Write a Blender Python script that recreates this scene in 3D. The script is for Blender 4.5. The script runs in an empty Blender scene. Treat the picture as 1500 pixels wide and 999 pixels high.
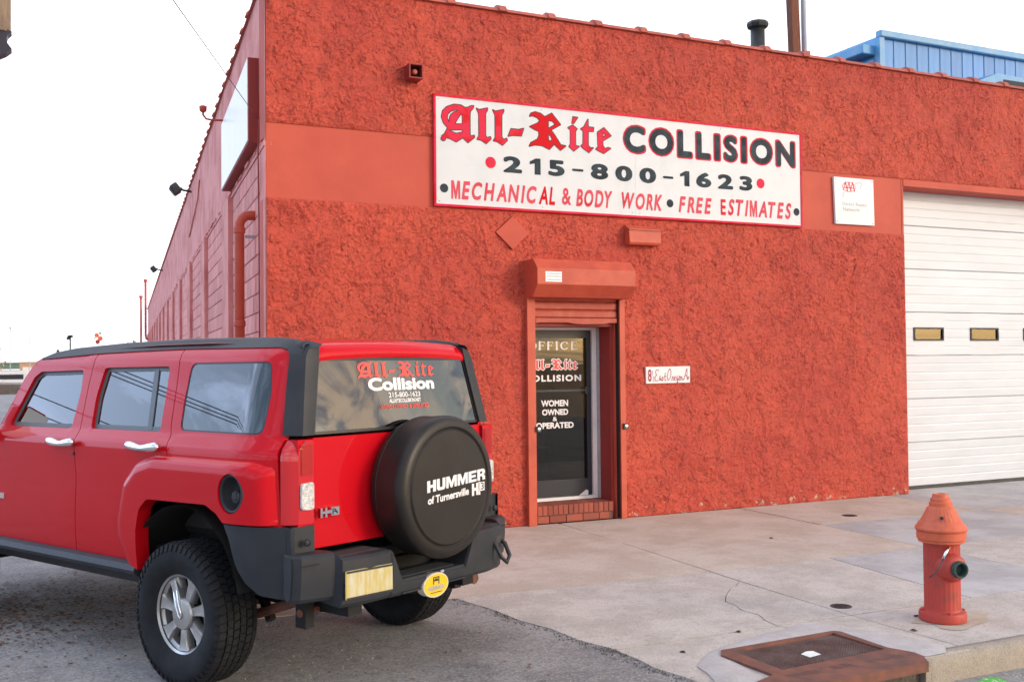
import bpy, math, random
import numpy as np
from mathutils import Vector, Matrix
from mathutils.geometry import delaunay_2d_cdt
random.seed(4)
sc = bpy.context.scene
COL = sc.collection
R = math.radians

# ---------------------------------------------------------------- camera
cd = bpy.data.cameras.new('camera'); cam = bpy.data.objects.new('camera', cd); COL.objects.link(cam)
cd.sensor_width = 36; cd.lens = 36.42; cd.clip_start = .05; cd.clip_end = 5000
AX = Vector((.90436, -.42655, -.01019)); FW = Vector((.42653, .90420, .02210)); UPV = AX.cross(FW)
m = Matrix((AX, UPV, -FW)).transposed().to_4x4(); m.translation = Vector((-2.142, -10.122, 1.75))
cam.matrix_world = m
cd.dof.use_dof = True; cd.dof.focus_distance = 8.8; cd.dof.aperture_fstop = 4.0
sc.camera = cam
# ---------------------------------------------------------------- sky, sun, exposure
SUN_AZ = Vector((.66, -.75, 0)).normalized(); SUN_EL = R(15)
w = bpy.data.worlds.new('World'); sc.world = w; w.use_nodes = True
nt = w.node_tree; nt.nodes.clear()
def N(t, ty, **kw):
    n = t.nodes.new(ty)
    for k, v in kw.items():
        if k == 'inputs':
            for a, b in v.items(): n.inputs[a].default_value = b
        else: setattr(n, k, v)
    return n
def LK(t, a, b): t.links.new(a, b)
sky = N(nt, 'ShaderNodeTexSky', sky_type='NISHITA', sun_disc=False, sun_elevation=SUN_EL,
        sun_rotation=math.atan2(SUN_AZ.x, SUN_AZ.y), air_density=1.0, dust_density=2.0, ozone_density=1.0)
tc = N(nt, 'ShaderNodeTexCoord')
sep = N(nt, 'ShaderNodeSeparateXYZ'); LK(nt, tc.outputs['Generated'], sep.inputs[0])
zc = N(nt, 'ShaderNodeMath', operation='MAXIMUM', inputs={1: .0}); LK(nt, sep.outputs[2], zc.inputs[0])
za = N(nt, 'ShaderNodeMath', operation='ADD', inputs={1: .12}); LK(nt, zc.outputs[0], za.inputs[0])
dv = N(nt, 'ShaderNodeVectorMath', operation='DIVIDE')
cz = N(nt, 'ShaderNodeCombineXYZ'); LK(nt, za.outputs[0], cz.inputs[0]); LK(nt, za.outputs[0], cz.inputs[1]); cz.inputs[2].default_value = 1
LK(nt, tc.outputs['Generated'], dv.inputs[0]); LK(nt, cz.outputs[0], dv.inputs[1])
mp = N(nt, 'ShaderNodeMapping', inputs={'Scale': (.55, 1.2, .0), 'Rotation': (0, 0, R(35))}); LK(nt, dv.outputs[0], mp.inputs[0])
ns = N(nt, 'ShaderNodeTexNoise', inputs={'Scale': 1.35, 'Detail': 9, 'Roughness': .6, 'Distortion': .5}); LK(nt, mp.outputs[0], ns.inputs[0])
rp = N(nt, 'ShaderNodeMapRange', interpolation_type='SMOOTHSTEP', inputs={1: .44, 2: .62, 3: .22, 4: .98}); LK(nt, ns.outputs[0], rp.inputs[0])
# cloud colour: golden towards the low sun, pale grey-pink away from it
dt = N(nt, 'ShaderNodeVectorMath', operation='DOT_PRODUCT', inputs={1: SUN_AZ}); LK(nt, tc.outputs['Generated'], dt.inputs[0])
sw = N(nt, 'ShaderNodeMapRange', inputs={1: .0, 2: 1.0, 3: 0, 4: 1}); LK(nt, dt.outputs['Value'], sw.inputs[0])
ccol = N(nt, 'ShaderNodeMix', data_type='RGBA'); LK(nt, sw.outputs[0], ccol.inputs[0])
ccol.inputs[6].default_value = (5.0, 5.2, 5.8, 1); ccol.inputs[7].default_value = (8.0, 5.9, 4.1, 1)
# the open western half of the sky is a deeper blue
dw = N(nt, 'ShaderNodeVectorMath', operation='DOT_PRODUCT', inputs={1: (-.95, .3, 0)}); LK(nt, tc.outputs['Generated'], dw.inputs[0])
wr = N(nt, 'ShaderNodeMapRange', interpolation_type='SMOOTHSTEP', inputs={1: .35, 2: .95, 3: 0, 4: 1}); LK(nt, dw.outputs['Value'], wr.inputs[0])
wcol = N(nt, 'ShaderNodeMix', data_type='RGBA'); LK(nt, wr.outputs[0], wcol.inputs[0]); wcol.inputs[6].default_value = (6.0, 6.1, 6.6, 1); wcol.inputs[7].default_value = (6.6, 8.4, 12.0, 1)
LK(nt, wcol.outputs[2], ccol.inputs[6])
# solid bright overcast to the north, broken cloud elsewhere
ym = N(nt, 'ShaderNodeMapRange', interpolation_type='SMOOTHSTEP', inputs={1: .15, 2: .65, 3: 0, 4: .86}); LK(nt, sep.outputs[1], ym.inputs[0])
cov = N(nt, 'ShaderNodeMath', operation='MAXIMUM'); LK(nt, rp.outputs[0], cov.inputs[0]); LK(nt, ym.outputs[0], cov.inputs[1])
ns2 = N(nt, 'ShaderNodeTexNoise', inputs={'Scale': 2.6, 'Detail': 8, 'Roughness': .6, 'Distortion': .8}); LK(nt, mp.outputs[0], ns2.inputs[0])
r2_ = N(nt, 'ShaderNodeMapRange', interpolation_type='SMOOTHSTEP', inputs={1: .40, 2: .60, 3: .0, 4: 1.}); LK(nt, ns2.outputs[0], r2_.inputs[0])
md = N(nt, 'ShaderNodeMath', operation='MAXIMUM'); LK(nt, r2_.outputs[0], md.inputs[0]); LK(nt, ym.outputs[0], md.inputs[1])
cb = N(nt, 'ShaderNodeVectorMath', operation='SCALE', inputs={'Scale': 1.42}); LK(nt, ccol.outputs[2], cb.inputs[0])
cm3 = N(nt, 'ShaderNodeMix', data_type='RGBA', inputs={6: (2.6, 3.0, 3.9, 1)}); LK(nt, md.outputs[0], cm3.inputs[0]); LK(nt, cb.outputs[0], cm3.inputs[7])
mx = N(nt, 'ShaderNodeMix', data_type='RGBA'); LK(nt, cov.outputs[0], mx.inputs[0]); LK(nt, sky.outputs[0], mx.inputs[6]); LK(nt, cm3.outputs[2], mx.inputs[7])
bg = N(nt, 'ShaderNodeBackground', inputs={1: .15}); LK(nt, mx.outputs[2], bg.inputs[0])
wo = N(nt, 'ShaderNodeOutputWorld'); LK(nt, bg.outputs[0], wo.inputs[0])
sl = bpy.data.lights.new('sun', 'SUN'); sun = bpy.data.objects.new('sun', sl); COL.objects.link(sun)
sl.energy = .65; sl.angle = R(12); sl.color = (1, .90, .80)
sd = Vector((SUN_AZ.x*math.cos(SUN_EL), SUN_AZ.y*math.cos(SUN_EL), math.sin(SUN_EL)))
sun.rotation_euler = sd.to_track_quat('Z', 'Y').to_euler()
sc.view_settings.view_transform = 'Standard'; sc.view_settings.look = 'None'
sc.view_settings.exposure = .75; sc.view_settings.gamma = 1

# ---------------------------------------------------------------- helpers
def tag(o, label=None, cat=None, group=None, kind=None):
    if label: o['label'] = label
    if cat: o['category'] = cat
    if group: o['group'] = group
    if kind: o['kind'] = kind
    return o
def empty(name, loc=(0, 0, 0), rz=0, label=None, cat=None, group=None, parent=None, kind=None):
    o = bpy.data.objects.new(name, None); COL.objects.link(o); o.location = loc; o.rotation_euler = (0, 0, rz)
    o.empty_display_size = .1
    if parent: o.parent = parent
    return tag(o, label, cat, group, kind)
def link(name, me, parent=None, mat=None, smooth=False, **kw):
    if mat and not me.materials: me.materials.append(mat)
    if smooth:
        me.polygons.foreach_set('use_smooth', [True]*len(me.polygons))
    o = bpy.data.objects.new(name, me); COL.objects.link(o)
    if parent: o.parent = parent
    return tag(o, **kw)
def mesh(name, V, F):
    me = bpy.data.meshes.new(name)
    me.from_pydata([tuple(map(float, v)) for v in V], [], [tuple(map(int, f)) for f in F]); me.update()
    return me
def fastmesh(name, V, Q):            # numpy quads
    me = bpy.data.meshes.new(name); V = np.asarray(V, np.float32); Q = np.asarray(Q, np.int32)
    me.vertices.add(len(V)); me.vertices.foreach_set('co', V.ravel())
    k = Q.shape[1]
    me.loops.add(Q.size); me.loops.foreach_set('vertex_index', Q.ravel())
    me.polygons.add(len(Q)); me.polygons.foreach_set('loop_start', np.arange(len(Q), dtype=np.int32)*k)
    me.update(calc_edges=True); me.validate()
    return me
class MB:
    """collects shapes into one mesh"""
    def __init__(s): s.V = []; s.F = []
    def add(s, V, F):
        n = len(s.V); s.V += [tuple(v) for v in V]; s.F += [tuple(i+n for i in f) for f in F]; return s
    def box(s, x0, x1, y0, y1, z0, z1, bev=0):
        if x0 > x1: x0, x1 = x1, x0
        if y0 > y1: y0, y1 = y1, y0
        if z0 > z1: z0, z1 = z1, z0
        if not bev:
            V = [(x, y, z) for z in (z0, z1) for x, y in ((x0, y0), (x1, y0), (x1, y1), (x0, y1))]
            return s.add(V, [(3, 2, 1, 0), (4, 5, 6, 7), (0, 1, 5, 4), (1, 2, 6, 5), (2, 3, 7, 6), (3, 0, 4, 7)])
        b = min(bev, (x1-x0)/2.01, (y1-y0)/2.01, (z1-z0)/2.01)
        def ring(z, i): return [(x0+i, y0+b, z), (x0+b, y0+i, z), (x1-b, y0+i, z), (x1-i, y0+b, z), (x1-i, y1-b, z), (x1-b, y1-i, z), (x0+b, y1-i, z), (x0+i, y1-b, z)]
        V = ring(z0+b, 0)+ring(z1-b, 0)
        top = [(x0+b, y0+b, z1), (x1-b, y0+b, z1), (x1-b, y1-b, z1), (x0+b, y1-b, z1)]
        bot = [(x, y, z0) for x, y, _ in top]; V += top+bot
        F = [(i, (i+1) % 8, 8+(i+1) % 8, 8+i) for i in range(8)]
        T, B = 16, 20
        F += [(T, T+1, T+2, T+3), (B+3, B+2, B+1, B)]
        for k in range(4):
            a, c = (2*k+1) % 8, (2*k+2) % 8
            F += [(8+a, 8+c, T+(k+1) % 4, T+k), (c, a, B+k, B+(k+1) % 4)]
            p, q = 2*k, 2*k+1
            F += [(8+p, 8+q, T+k), (q, p, B+k)]
        return s.add(V, F)
    def prism(s, prof, axis, a0, a1, cap=True):
        """profile polygon extruded on an axis; prof = [(u, v)]; axis 0: (a,u,v) 1: (u,a,v) 2: (u,v,a)"""
        def P(a, u, v): return (a, u, v) if axis == 0 else (u, a, v) if axis == 1 else (u, v, a)
        n = len(prof); V = [P(a0, *p) for p in prof]+[P(a1, *p) for p in prof]
        F = [(i, (i+1) % n, n+(i+1) % n, n+i) for i in range(n)]
        if cap: F += [tuple(range(n-1, -1, -1)), tuple(range(n, 2*n))]
        return s.add(V, F)
    def lathe(s, prof, seg=24, O=(0, 0, 0), axis='z', close=False, caps=True):
        """prof = [(r, h)]"""
        V = []; n = len(prof)
        for k in range(seg):
            a = 2*math.pi*k/seg; c, t = math.cos(a), math.sin(a)
            for r, h in prof:
                p = (r*c, r*t, h) if axis == 'z' else (h, r*c, r*t) if axis == 'x' else (r*t, h, r*c)
                V.append((p[0]+O[0], p[1]+O[1], p[2]+O[2]))
        F = []
        for k in range(seg):
            q = (k+1) % seg
            for i in range(n-1+(1 if close else 0)):
                j = (i+1) % n
                F.append((k*n+i, q*n+i, q*n+j, k*n+j))
        if not close and caps:
            if prof[0][0] > 1e-5: F.append(tuple(k*n for k in range(seg-1, -1, -1)))
            if prof[-1][0] > 1e-5: F.append(tuple(k*n+n-1 for k in range(seg)))
        return s.add(V, F)
    def tube(s, pts, r, seg=8, caps=True):
        pts = [Vector(p) for p in pts]; n = len(pts); V = []
        rr = r if isinstance(r, (list, tuple)) else [r]*n
        t = (pts[1]-pts[0]).normalized(); u = t.orthogonal().normalized()
        for i, p in enumerate(pts):
            a = pts[max(i-1, 0)]; b = pts[min(i+1, n-1)]; t = (b-a).normalized()
            u = (u-t*u.dot(t)).normalized(); v = t.cross(u)
            for k in range(seg):
                an = 2*math.pi*k/seg
                V.append(tuple(p+(u*math.cos(an)+v*math.sin(an))*rr[i]))
        F = [(i*seg+k, i*seg+(k+1) % seg, (i+1)*seg+(k+1) % seg, (i+1)*seg+k) for i in range(n-1) for k in range(seg)]
        if caps: F += [tuple(range(seg-1, -1, -1)), tuple((n-1)*seg+k for k in range(seg))]
        return s.add(V, F)
    def xf(s, M):
        s.V = [tuple(M @ Vector(v)) for v in s.V]; return s
    def build(s, name, mat, parent=None, smooth=False, **kw):
        return link(name, mesh(name, s.V, s.F), parent, mat, smooth, **kw)
def autosmooth(o, ang=35):
    me = o.data
    me.polygons.foreach_set('use_smooth', [True]*len(me.polygons))
    me.set_sharp_from_angle(angle=R(ang)); return o
def rnd(poly, r, n=4):
    """round the corners of a closed 2D polygon; r a number or list"""
    out = []; m_ = len(poly)
    for i in range(m_):
        p = Vector(poly[i]); a = Vector(poly[i-1])-p; b = Vector(poly[(i+1) % m_])-p
        ri = r[i] if isinstance(r, (list, tuple)) else r
        if ri <= 0: out.append(tuple(p)); continue
        th = a.angle(b); d = min(ri/math.tan(th/2), a.length*.48, b.length*.48)
        p0 = p+a.normalized()*d; p1 = p+b.normalized()*d
        for k in range(n+1):
            t = k/n; out.append(tuple((1-t)**2*p0+2*t*(1-t)*p+t*t*p1))
    return out
def inside(P, loops):
    P = np.asarray(P); c = np.zeros(len(P), bool)
    for L in loops:
        L = np.asarray(L); A = L; B = np.roll(L, -1, 0)
        for (x0, y0), (x1, y1) in zip(A, B):
            if y0 == y1: continue
            k = ((P[:, 1] < y0) != (P[:, 1] < y1)) & (P[:, 0] < (x1-x0)*(P[:, 1]-y0)/(y1-y0)+x0)
            c ^= k
    return c
def distl(P, loops, closed=True):
    P = np.asarray(P, float); D = np.full(len(P), 1e9)
    for L in loops:
        L = np.asarray(L, float); nL = len(L)
        for i in range(nL if closed else nL-1):
            a = L[i]; b = L[(i+1) % nL]; ab = b-a; q = ab@ab
            if q < 1e-14: continue
            t = np.clip(((P-a)@ab)/q, 0, 1)[:, None]
            D = np.minimum(D, np.hypot(*(P-a-t*ab).T))
    return D
def resample(L, step):
    out = []
    for i in range(len(L)):
        a = np.array(L[i], float); b = np.array(L[(i+1) % len(L)], float); n = max(1, int(np.hypot(*(b-a))/step+.5))
        out += [tuple(a+(b-a)*k/n) for k in range(n)]
    return out
def cdt(loops, step=None):
    """triangulate region bounded by loops (outer + holes, even-odd); returns V (n,2), tris"""
    if step: loops = [resample(L, step) for L in loops]
    V = []; E = []
    for L in loops:
        n = len(V); V += [tuple(p) for p in L]; E += [(n+i, n+(i+1) % len(L)) for i in range(len(L))]
    if step:
        A = np.array(V); lo = A.min(0); hi = A.max(0)
        gx, gy = np.meshgrid(np.arange(lo[0]+step*.5, hi[0], step), np.arange(lo[1]+step*.5, hi[1], step))
        G = np.stack([gx.ravel(), gy.ravel()], 1)
        if len(G):
            G = G[inside(G, loops)]
            if len(G): G = G[distl(G, loops) > step*.45]
            V += [tuple(p) for p in G]
    r = delaunay_2d_cdt([Vector(p) for p in V], E, [], 0, 1e-6, False)
    P = np.array([tuple(p) for p in r[0]]); T = [t for t in r[2] if len(t) == 3]
    T = np.array(T); c = P[T].mean(1); T = T[inside(c, loops)]
    a = P[T[:, 1]]-P[T[:, 0]]; b = P[T[:, 2]]-P[T[:, 0]]; s_ = a[:, 0]*b[:, 1]-a[:, 1]*b[:, 0]
    T = T[np.abs(s_) > 1e-10]; s_ = s_[np.abs(s_) > 1e-10]
    lg = np.max([((P[T[:, i]]-P[T[:, (i+1) % 3]])**2).sum(1) for i in range(3)], 0)
    k_ = np.abs(s_) > .004*lg; T = T[k_]; s_ = s_[k_]          # slivers would spoil the shading
    T[s_ < 0] = T[s_ < 0][:, ::-1]
    return P, T
def union2d(polys):
    """union of overlapping convex polygons"""
    V = []; F = []
    for p in polys:
        n = len(V); a = sum(p[i][0]*p[(i+1) % len(p)][1]-p[(i+1) % len(p)][0]*p[i][1] for i in range(len(p)))
        if abs(a) < 1e-10: continue
        if a < 0: p = p[::-1]
        V += [Vector(q) for q in p]; F.append(list(range(n, n+len(p))))
    r = delaunay_2d_cdt(V, [], F, 0, 1e-6, True)
    T = [t for t, o in zip(r[2], r[5]) if len(o)]
    return np.array([tuple(p) for p in r[0]]), T
def capsule(a, b, r, n=8):
    a = Vector(a); b = Vector(b); d = (b-a); an = math.atan2(d.y, d.x)
    out = []
    for k in range(n//2+1): t = an+math.pi/2+math.pi*k/(n//2); out.append((a.x+r*math.cos(t), a.y+r*math.sin(t)))
    for k in range(n//2+1): t = an-math.pi/2+math.pi*k/(n//2); out.append((b.x+r*math.cos(t), b.y+r*math.sin(t)))
    return out
def plate(name, loops, mapf, mat, parent=None, thick=.004, inward=(0, 1, 0), step=None, smooth=True, flip=False, pre=None, **kw):
    """region mapped to 3D by mapf(u,v)->(x,y,z) arrays, with border walls going `inward` by thick"""
    P, T = pre if pre is not None else cdt(loops, step)
    T = np.array([list(t)[:3] for t in T]) if pre is not None else T
    X = np.stack(mapf(P[:, 0], P[:, 1]), 1)
    if flip: T = T[:, ::-1]
    V = [tuple(v) for v in X]; F = [tuple(t) for t in T]
    if thick:
        ed = {}
        for t in F:
            for i in range(3):
                e = (t[i], t[(i+1) % 3])
                if (e[1], e[0]) in ed: del ed[(e[1], e[0])]
                else: ed[e] = 1
        iw = np.array(inward, float)*thick
        for a, b in ed:
            n = len(V); V += [V[a], V[b], tuple(np.array(V[b])+iw), tuple(np.array(V[a])+iw)]
            F.append((n+1, n, n+3, n+2))
    return link(name, mesh(name, V, F), parent, mat, smooth, **kw)
_txt = {}
def text_tris(body, bold=.0, shear=0, sp=1.0):
    key = (body, bold, shear, sp)
    if body in ('M', '1') and bold > .012:
        q = BLK[body]; w_ = .62 if body == 'M' else .42
        P, T = cdt([[(a*w_, b*.7) for a, b in q]]); _txt[key] = (P, [tuple(t) for t in T])
    if key in _txt: return _txt[key]
    c = bpy.data.curves.new('t', 'FONT'); c.body = body; c.offset = 0; c.shear = shear; c.space_character = sp; c.resolution_u = 4
    o = bpy.data.objects.new('t', c); COL.objects.link(o)
    dg = bpy.context.evaluated_depsgraph_get(); dg.update()
    me = bpy.data.meshes.new_from_object(o.evaluated_get(dg))
    V = np.array([v.co[:2] for v in me.vertices]); F = [tuple(p.vertices) for p in me.polygons]
    bpy.data.objects.remove(o); bpy.data.curves.remove(c); bpy.data.meshes.remove(me)
    if bold > 0:            # thicken: the glyph plus a round pen along its outline
        ed = {}
        for f in F:
            for i in range(len(f)):
                e_ = (f[i], f[(i+1) % len(f)])
                if (e_[1], e_[0]) in ed: del ed[(e_[1], e_[0])]
                else: ed[e_] = 1
        polys = [[tuple(V[i]) for i in f] for f in F]+[capsule(V[a], V[b], bold, 6) for a, b in ed if np.hypot(*(V[a]-V[b])) > 1e-6]
        V, T = union2d(polys); F = [tuple(t) for t in T]
    _txt[key] = (V, F); return V, F
def text(name, body, box, mapf, mat, parent, bold=.02, shear=0, sp=1.0, **kw):
    """flat lettering stretched to box=(u0,v0,u1,v1)"""
    V, F = text_tris(body, bold, shear, sp)
    lo = V.min(0); hi = V.max(0); q = (V-lo)/(hi-lo)
    u = box[0]+q[:, 0]*(box[2]-box[0]); v = box[1]+q[:, 1]*(box[3]-box[1])
    X = np.stack(mapf(u, v), 1)
    return link(name, mesh(name, X, F), parent, mat, **kw)
def copy_of(o, loc=None, parent=None, rot=None, **kw):
    c = o.copy(); COL.objects.link(c)
    if loc is not None: c.location = loc
    if rot is not None: c.rotation_euler = rot
    if parent is not None: c.parent = parent
    for k in ('label', 'category', 'group', 'kind'):
        if k in c and k not in kw and parent is not None: del c[k]
    return tag(c, **kw)
BLK = {'H': [(0, 0), (0, 1), (.34, 1), (.34, .62), (.66, .62), (.66, 1), (1, 1), (1, 0), (.66, 0), (.66, .38), (.34, .38), (.34, 0)],
 'U': [(0, 1), (.34, 1), (.34, .32), (.42, .24), (.58, .24), (.66, .32), (.66, 1), (1, 1), (1, .2), (.85, 0), (.15, 0), (0, .2)],
 'M': [(0, 0), (0, 1), (.3, 1), (.5, .45), (.7, 1), (1, 1), (1, 0), (.78, 0), (.78, .60), (.58, 0), (.42, 0), (.22, .60), (.22, 0)],
 'E': [(0, 0), (0, 1), (1, 1), (1, .78), (.36, .78), (.36, .61), (.9, .61), (.9, .40), (.36, .40), (.36, .22), (1, .22), (1, 0)],
 '1': [(.34, 0), (.34, .68), (0, .60), (0, .78), (.42, 1), (.75, 1), (.75, 0)]}
def block_word(s_, box, mapf, mat, parent, gap=.10):
    wd = [1.25 if c == 'M' else 1 for c in s_]; k = (box[2]-box[0])/(sum(wd)+gap*(len(s_)-1)); x = box[0]
    for c, w_ in zip(s_, wd):
        loops = [BLK[c]] if c != 'R' else [[(0, 0), (0, 1), (.75, 1), (.97, .86), (.97, .58), (.82, .46), (.97, .34), (1, 0), (.66, 0), (.62, .32), (.34, .36), (.34, 0)], [(.34, .58), (.34, .78), (.62, .78), (.62, .58)]]
        plate('letter', [[(x+u*w_*k, box[1]+v*(box[3]-box[1])) for u, v in L] for L in loops], mapf, mat, parent, 0, smooth=False); x += (w_+gap)*k
# numpy gradient noise
_g = np.random.RandomState(7); _perm = _g.permutation(512); _perm = np.concatenate([_perm, _perm]); _ga = _g.rand(512)*2*np.pi
def perlin(x, y):
    xi = np.floor(x).astype(int); yi = np.floor(y).astype(int); xf = x-xi; yf = y-yi
    def g(ix, iy, dx, dy):
        a = _ga[_perm[(_perm[ix & 511]+iy) & 511] & 511]; return np.cos(a)*dx+np.sin(a)*dy
    u = xf**3*(xf*(xf*6-15)+10); v = yf**3*(yf*(yf*6-15)+10)
    a = g(xi, yi, xf, yf); b = g(xi+1, yi, xf-1, yf); c = g(xi, yi+1, xf, yf-1); d = g(xi+1, yi+1, xf-1, yf-1)
    return (a+(b-a)*u)+((c+(d-c)*u)-(a+(b-a)*u))*v
def fbm(x, y, o=4, r=.5):
    s_ = 0; a = 1
    for k in range(o): s_ = s_+a*perlin(x*2**k+17.3*k, y*2**k+5.1*k); a *= r
    return s_

# ---------------------------------------------------------------- materials
def pmat(name, col, rough=.6, metal=0, **kw):
    m_ = bpy.data.materials.new(name); m_.use_nodes = True; b = m_.node_tree.nodes['Principled BSDF']
    b.inputs['Base Color'].default_value = (*col, 1); b.inputs['Roughness'].default_value = rough; b.inputs['Metallic'].default_value = metal
    for k, v in kw.items(): b.inputs[k.replace('_', ' ')].default_value = v
    return m_
def worn(name, col, col2, rough=.6, scale=6, metal=0, bump=.2, bscale=60, bdist=.002, lo=.4, hi=.65, coords='Object', stretch=(1, 1, 1), detail=8, **kw):
    """base colour broken by noise towards col2, with fine bump"""
    m_ = pmat(name, col, rough, metal, **kw); t = m_.node_tree; b = t.nodes['Principled BSDF']
    c = N(t, 'ShaderNodeTexCoord'); mp_ = N(t, 'ShaderNodeMapping', inputs={'Scale': stretch}); LK(t, c.outputs[coords], mp_.inputs[0])
    n = N(t, 'ShaderNodeTexNoise', inputs={'Scale': scale, 'Detail': detail, 'Roughness': .62}); LK(t, mp_.outputs[0], n.inputs[0])
    r_ = N(t, 'ShaderNodeMapRange', inputs={1: lo, 2: hi}); LK(t, n.outputs[0], r_.inputs[0])
    mx_ = N(t, 'ShaderNodeMix', data_type='RGBA'); LK(t, r_.outputs[0], mx_.inputs[0]); mx_.inputs[6].default_value = (*col, 1); mx_.inputs[7].default_value = (*col2, 1)
    LK(t, mx_.outputs[2], b.inputs['Base Color'])
    if bump:
        n2 = N(t, 'ShaderNodeTexNoise', inputs={'Scale': bscale, 'Detail': 5, 'Roughness': .6}); LK(t, mp_.outputs[0], n2.inputs[0])
        bp = N(t, 'ShaderNodeBump', inputs={'Strength': bump, 'Distance': bdist}); LK(t, n2.outputs[0], bp.inputs['Height']); LK(t, bp.outputs[0], b.inputs['Normal'])
    return m_
def object_random(m_, amt=.25):
    """each loose piece a little lighter or darker"""
    t = m_.node_tree; b = t.nodes['Principled BSDF']; src = b.inputs['Base Color'].links[0].from_socket if b.inputs['Base Color'].links else None
    oi = N(t, 'ShaderNodeObjectInfo'); r_ = N(t, 'ShaderNodeMapRange', inputs={3: 1-amt, 4: 1+amt*.6}); LK(t, oi.outputs['Random'], r_.inputs[0])
    hs = N(t, 'ShaderNodeHueSaturation')
    if src: LK(t, src, hs.inputs['Color'])
    else: hs.inputs['Color'].default_value = b.inputs['Base Color'].default_value
    LK(t, r_.outputs[0], hs.inputs['Value']); LK(t, hs.outputs[0], b.inputs['Base Color']); return m_
M = {}
def stucco():
    m_ = pmat('stucco', (.5, .08, .04), .75); t = m_.node_tree; b = t.nodes['Principled BSDF']
    c = N(t, 'ShaderNodeTexCoord')
    # large tone drift
    n1 = N(t, 'ShaderNodeTexNoise', inputs={'Scale': .8, 'Detail': 5, 'Roughness': .6}); LK(t, c.outputs['Object'], n1.inputs[0])
    mA = N(t, 'ShaderNodeMix', data_type='RGBA'); r1 = N(t, 'ShaderNodeMapRange', inputs={1: .35, 2: .65}); LK(t, n1.outputs[0], r1.inputs[0]); LK(t, r1.outputs[0], mA.inputs[0])
    mA.inputs[6].default_value = (.43, .048, .032, 1); mA.inputs[7].default_value = (.55, .076, .041, 1)
    # torn trowel skin: plates with ragged, broken edges
    wn = N(t, 'ShaderNodeTexNoise', inputs={'Scale': 8, 'Detail': 3, 'Roughness': .5}); LK(t, c.outputs['Object'], wn.inputs[0])
    wv = N(t, 'ShaderNodeVectorMath', operation='SCALE', inputs={'Scale': .09}); LK(t, wn.outputs['Color'], wv.inputs[0])
    ad = N(t, 'ShaderNodeVectorMath', operation='ADD'); LK(t, c.outputs['Object'], ad.inputs[0]); LK(t, wv.outputs[0], ad.inputs[1])
    sxyz = N(t, 'ShaderNodeSeparateXYZ'); LK(t, c.outputs['Object'], sxyz.inputs[0])
    lines = []; heights = []
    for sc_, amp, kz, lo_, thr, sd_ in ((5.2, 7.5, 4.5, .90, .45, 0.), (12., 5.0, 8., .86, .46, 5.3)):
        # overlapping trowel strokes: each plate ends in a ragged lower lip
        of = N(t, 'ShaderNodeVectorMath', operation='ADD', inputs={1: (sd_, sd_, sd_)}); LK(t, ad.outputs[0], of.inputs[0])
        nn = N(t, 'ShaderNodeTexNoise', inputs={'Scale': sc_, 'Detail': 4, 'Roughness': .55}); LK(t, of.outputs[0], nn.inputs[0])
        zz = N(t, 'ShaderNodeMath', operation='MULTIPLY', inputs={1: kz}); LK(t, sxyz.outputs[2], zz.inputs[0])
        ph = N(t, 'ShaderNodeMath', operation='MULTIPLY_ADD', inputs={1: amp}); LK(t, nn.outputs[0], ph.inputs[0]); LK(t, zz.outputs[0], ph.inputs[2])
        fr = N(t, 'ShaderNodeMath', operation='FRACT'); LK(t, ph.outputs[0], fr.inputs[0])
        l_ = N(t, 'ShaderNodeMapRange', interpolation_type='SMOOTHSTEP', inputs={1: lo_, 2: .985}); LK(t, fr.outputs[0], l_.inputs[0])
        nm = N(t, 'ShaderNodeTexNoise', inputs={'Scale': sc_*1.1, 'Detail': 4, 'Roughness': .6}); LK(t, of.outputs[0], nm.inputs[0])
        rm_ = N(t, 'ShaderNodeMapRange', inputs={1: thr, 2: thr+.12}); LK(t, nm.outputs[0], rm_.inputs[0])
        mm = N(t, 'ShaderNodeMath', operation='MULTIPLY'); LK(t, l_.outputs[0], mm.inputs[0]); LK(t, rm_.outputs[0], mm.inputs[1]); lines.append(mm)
        iv = N(t, 'ShaderNodeMath', operation='SUBTRACT', inputs={0: 1.}); LK(t, fr.outputs[0], iv.inputs[1])
        rm2 = N(t, 'ShaderNodeMapRange', inputs={1: thr-.1, 2: thr+.06, 3: .15, 4: 1}); LK(t, nm.outputs[0], rm2.inputs[0])
        hm = N(t, 'ShaderNodeMath', operation='MULTIPLY'); LK(t, iv.outputs[0], hm.inputs[0]); LK(t, rm2.outputs[0], hm.inputs[1]); heights.append(hm)
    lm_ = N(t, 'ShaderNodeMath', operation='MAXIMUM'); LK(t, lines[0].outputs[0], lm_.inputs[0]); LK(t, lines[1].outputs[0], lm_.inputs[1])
    n3 = N(t, 'ShaderNodeTexNoise', inputs={'Scale': 38, 'Detail': 6, 'Roughness': .7}); LK(t, ad.outputs[0], n3.inputs[0])
    # weathered mottling
    n4 = N(t, 'ShaderNodeTexNoise', inputs={'Scale': 6, 'Detail': 6, 'Roughness': .6}); LK(t, ad.outputs[0], n4.inputs[0])
    r4 = N(t, 'ShaderNodeMapRange', inputs={1: .48, 2: .70, 3: 0, 4: .34}); LK(t, n4.outputs[0], r4.inputs[0])
    mB0 = N(t, 'ShaderNodeMix', data_type='RGBA'); LK(t, r4.outputs[0], mB0.inputs[0]); LK(t, mA.outputs[2], mB0.inputs[6]); mB0.inputs[7].default_value = (.27, .045, .03, 1)
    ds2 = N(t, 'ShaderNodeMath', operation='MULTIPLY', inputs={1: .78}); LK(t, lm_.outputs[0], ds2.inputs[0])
    mB = N(t, 'ShaderNodeMix', data_type='RGBA'); LK(t, ds2.outputs[0], mB.inputs[0]); LK(t, mB0.outputs[2], mB.inputs[6]); mB.inputs[7].default_value = (.15, .022, .014, 1)  # dirt and painted-in shade along the plates' lower lips
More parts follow.
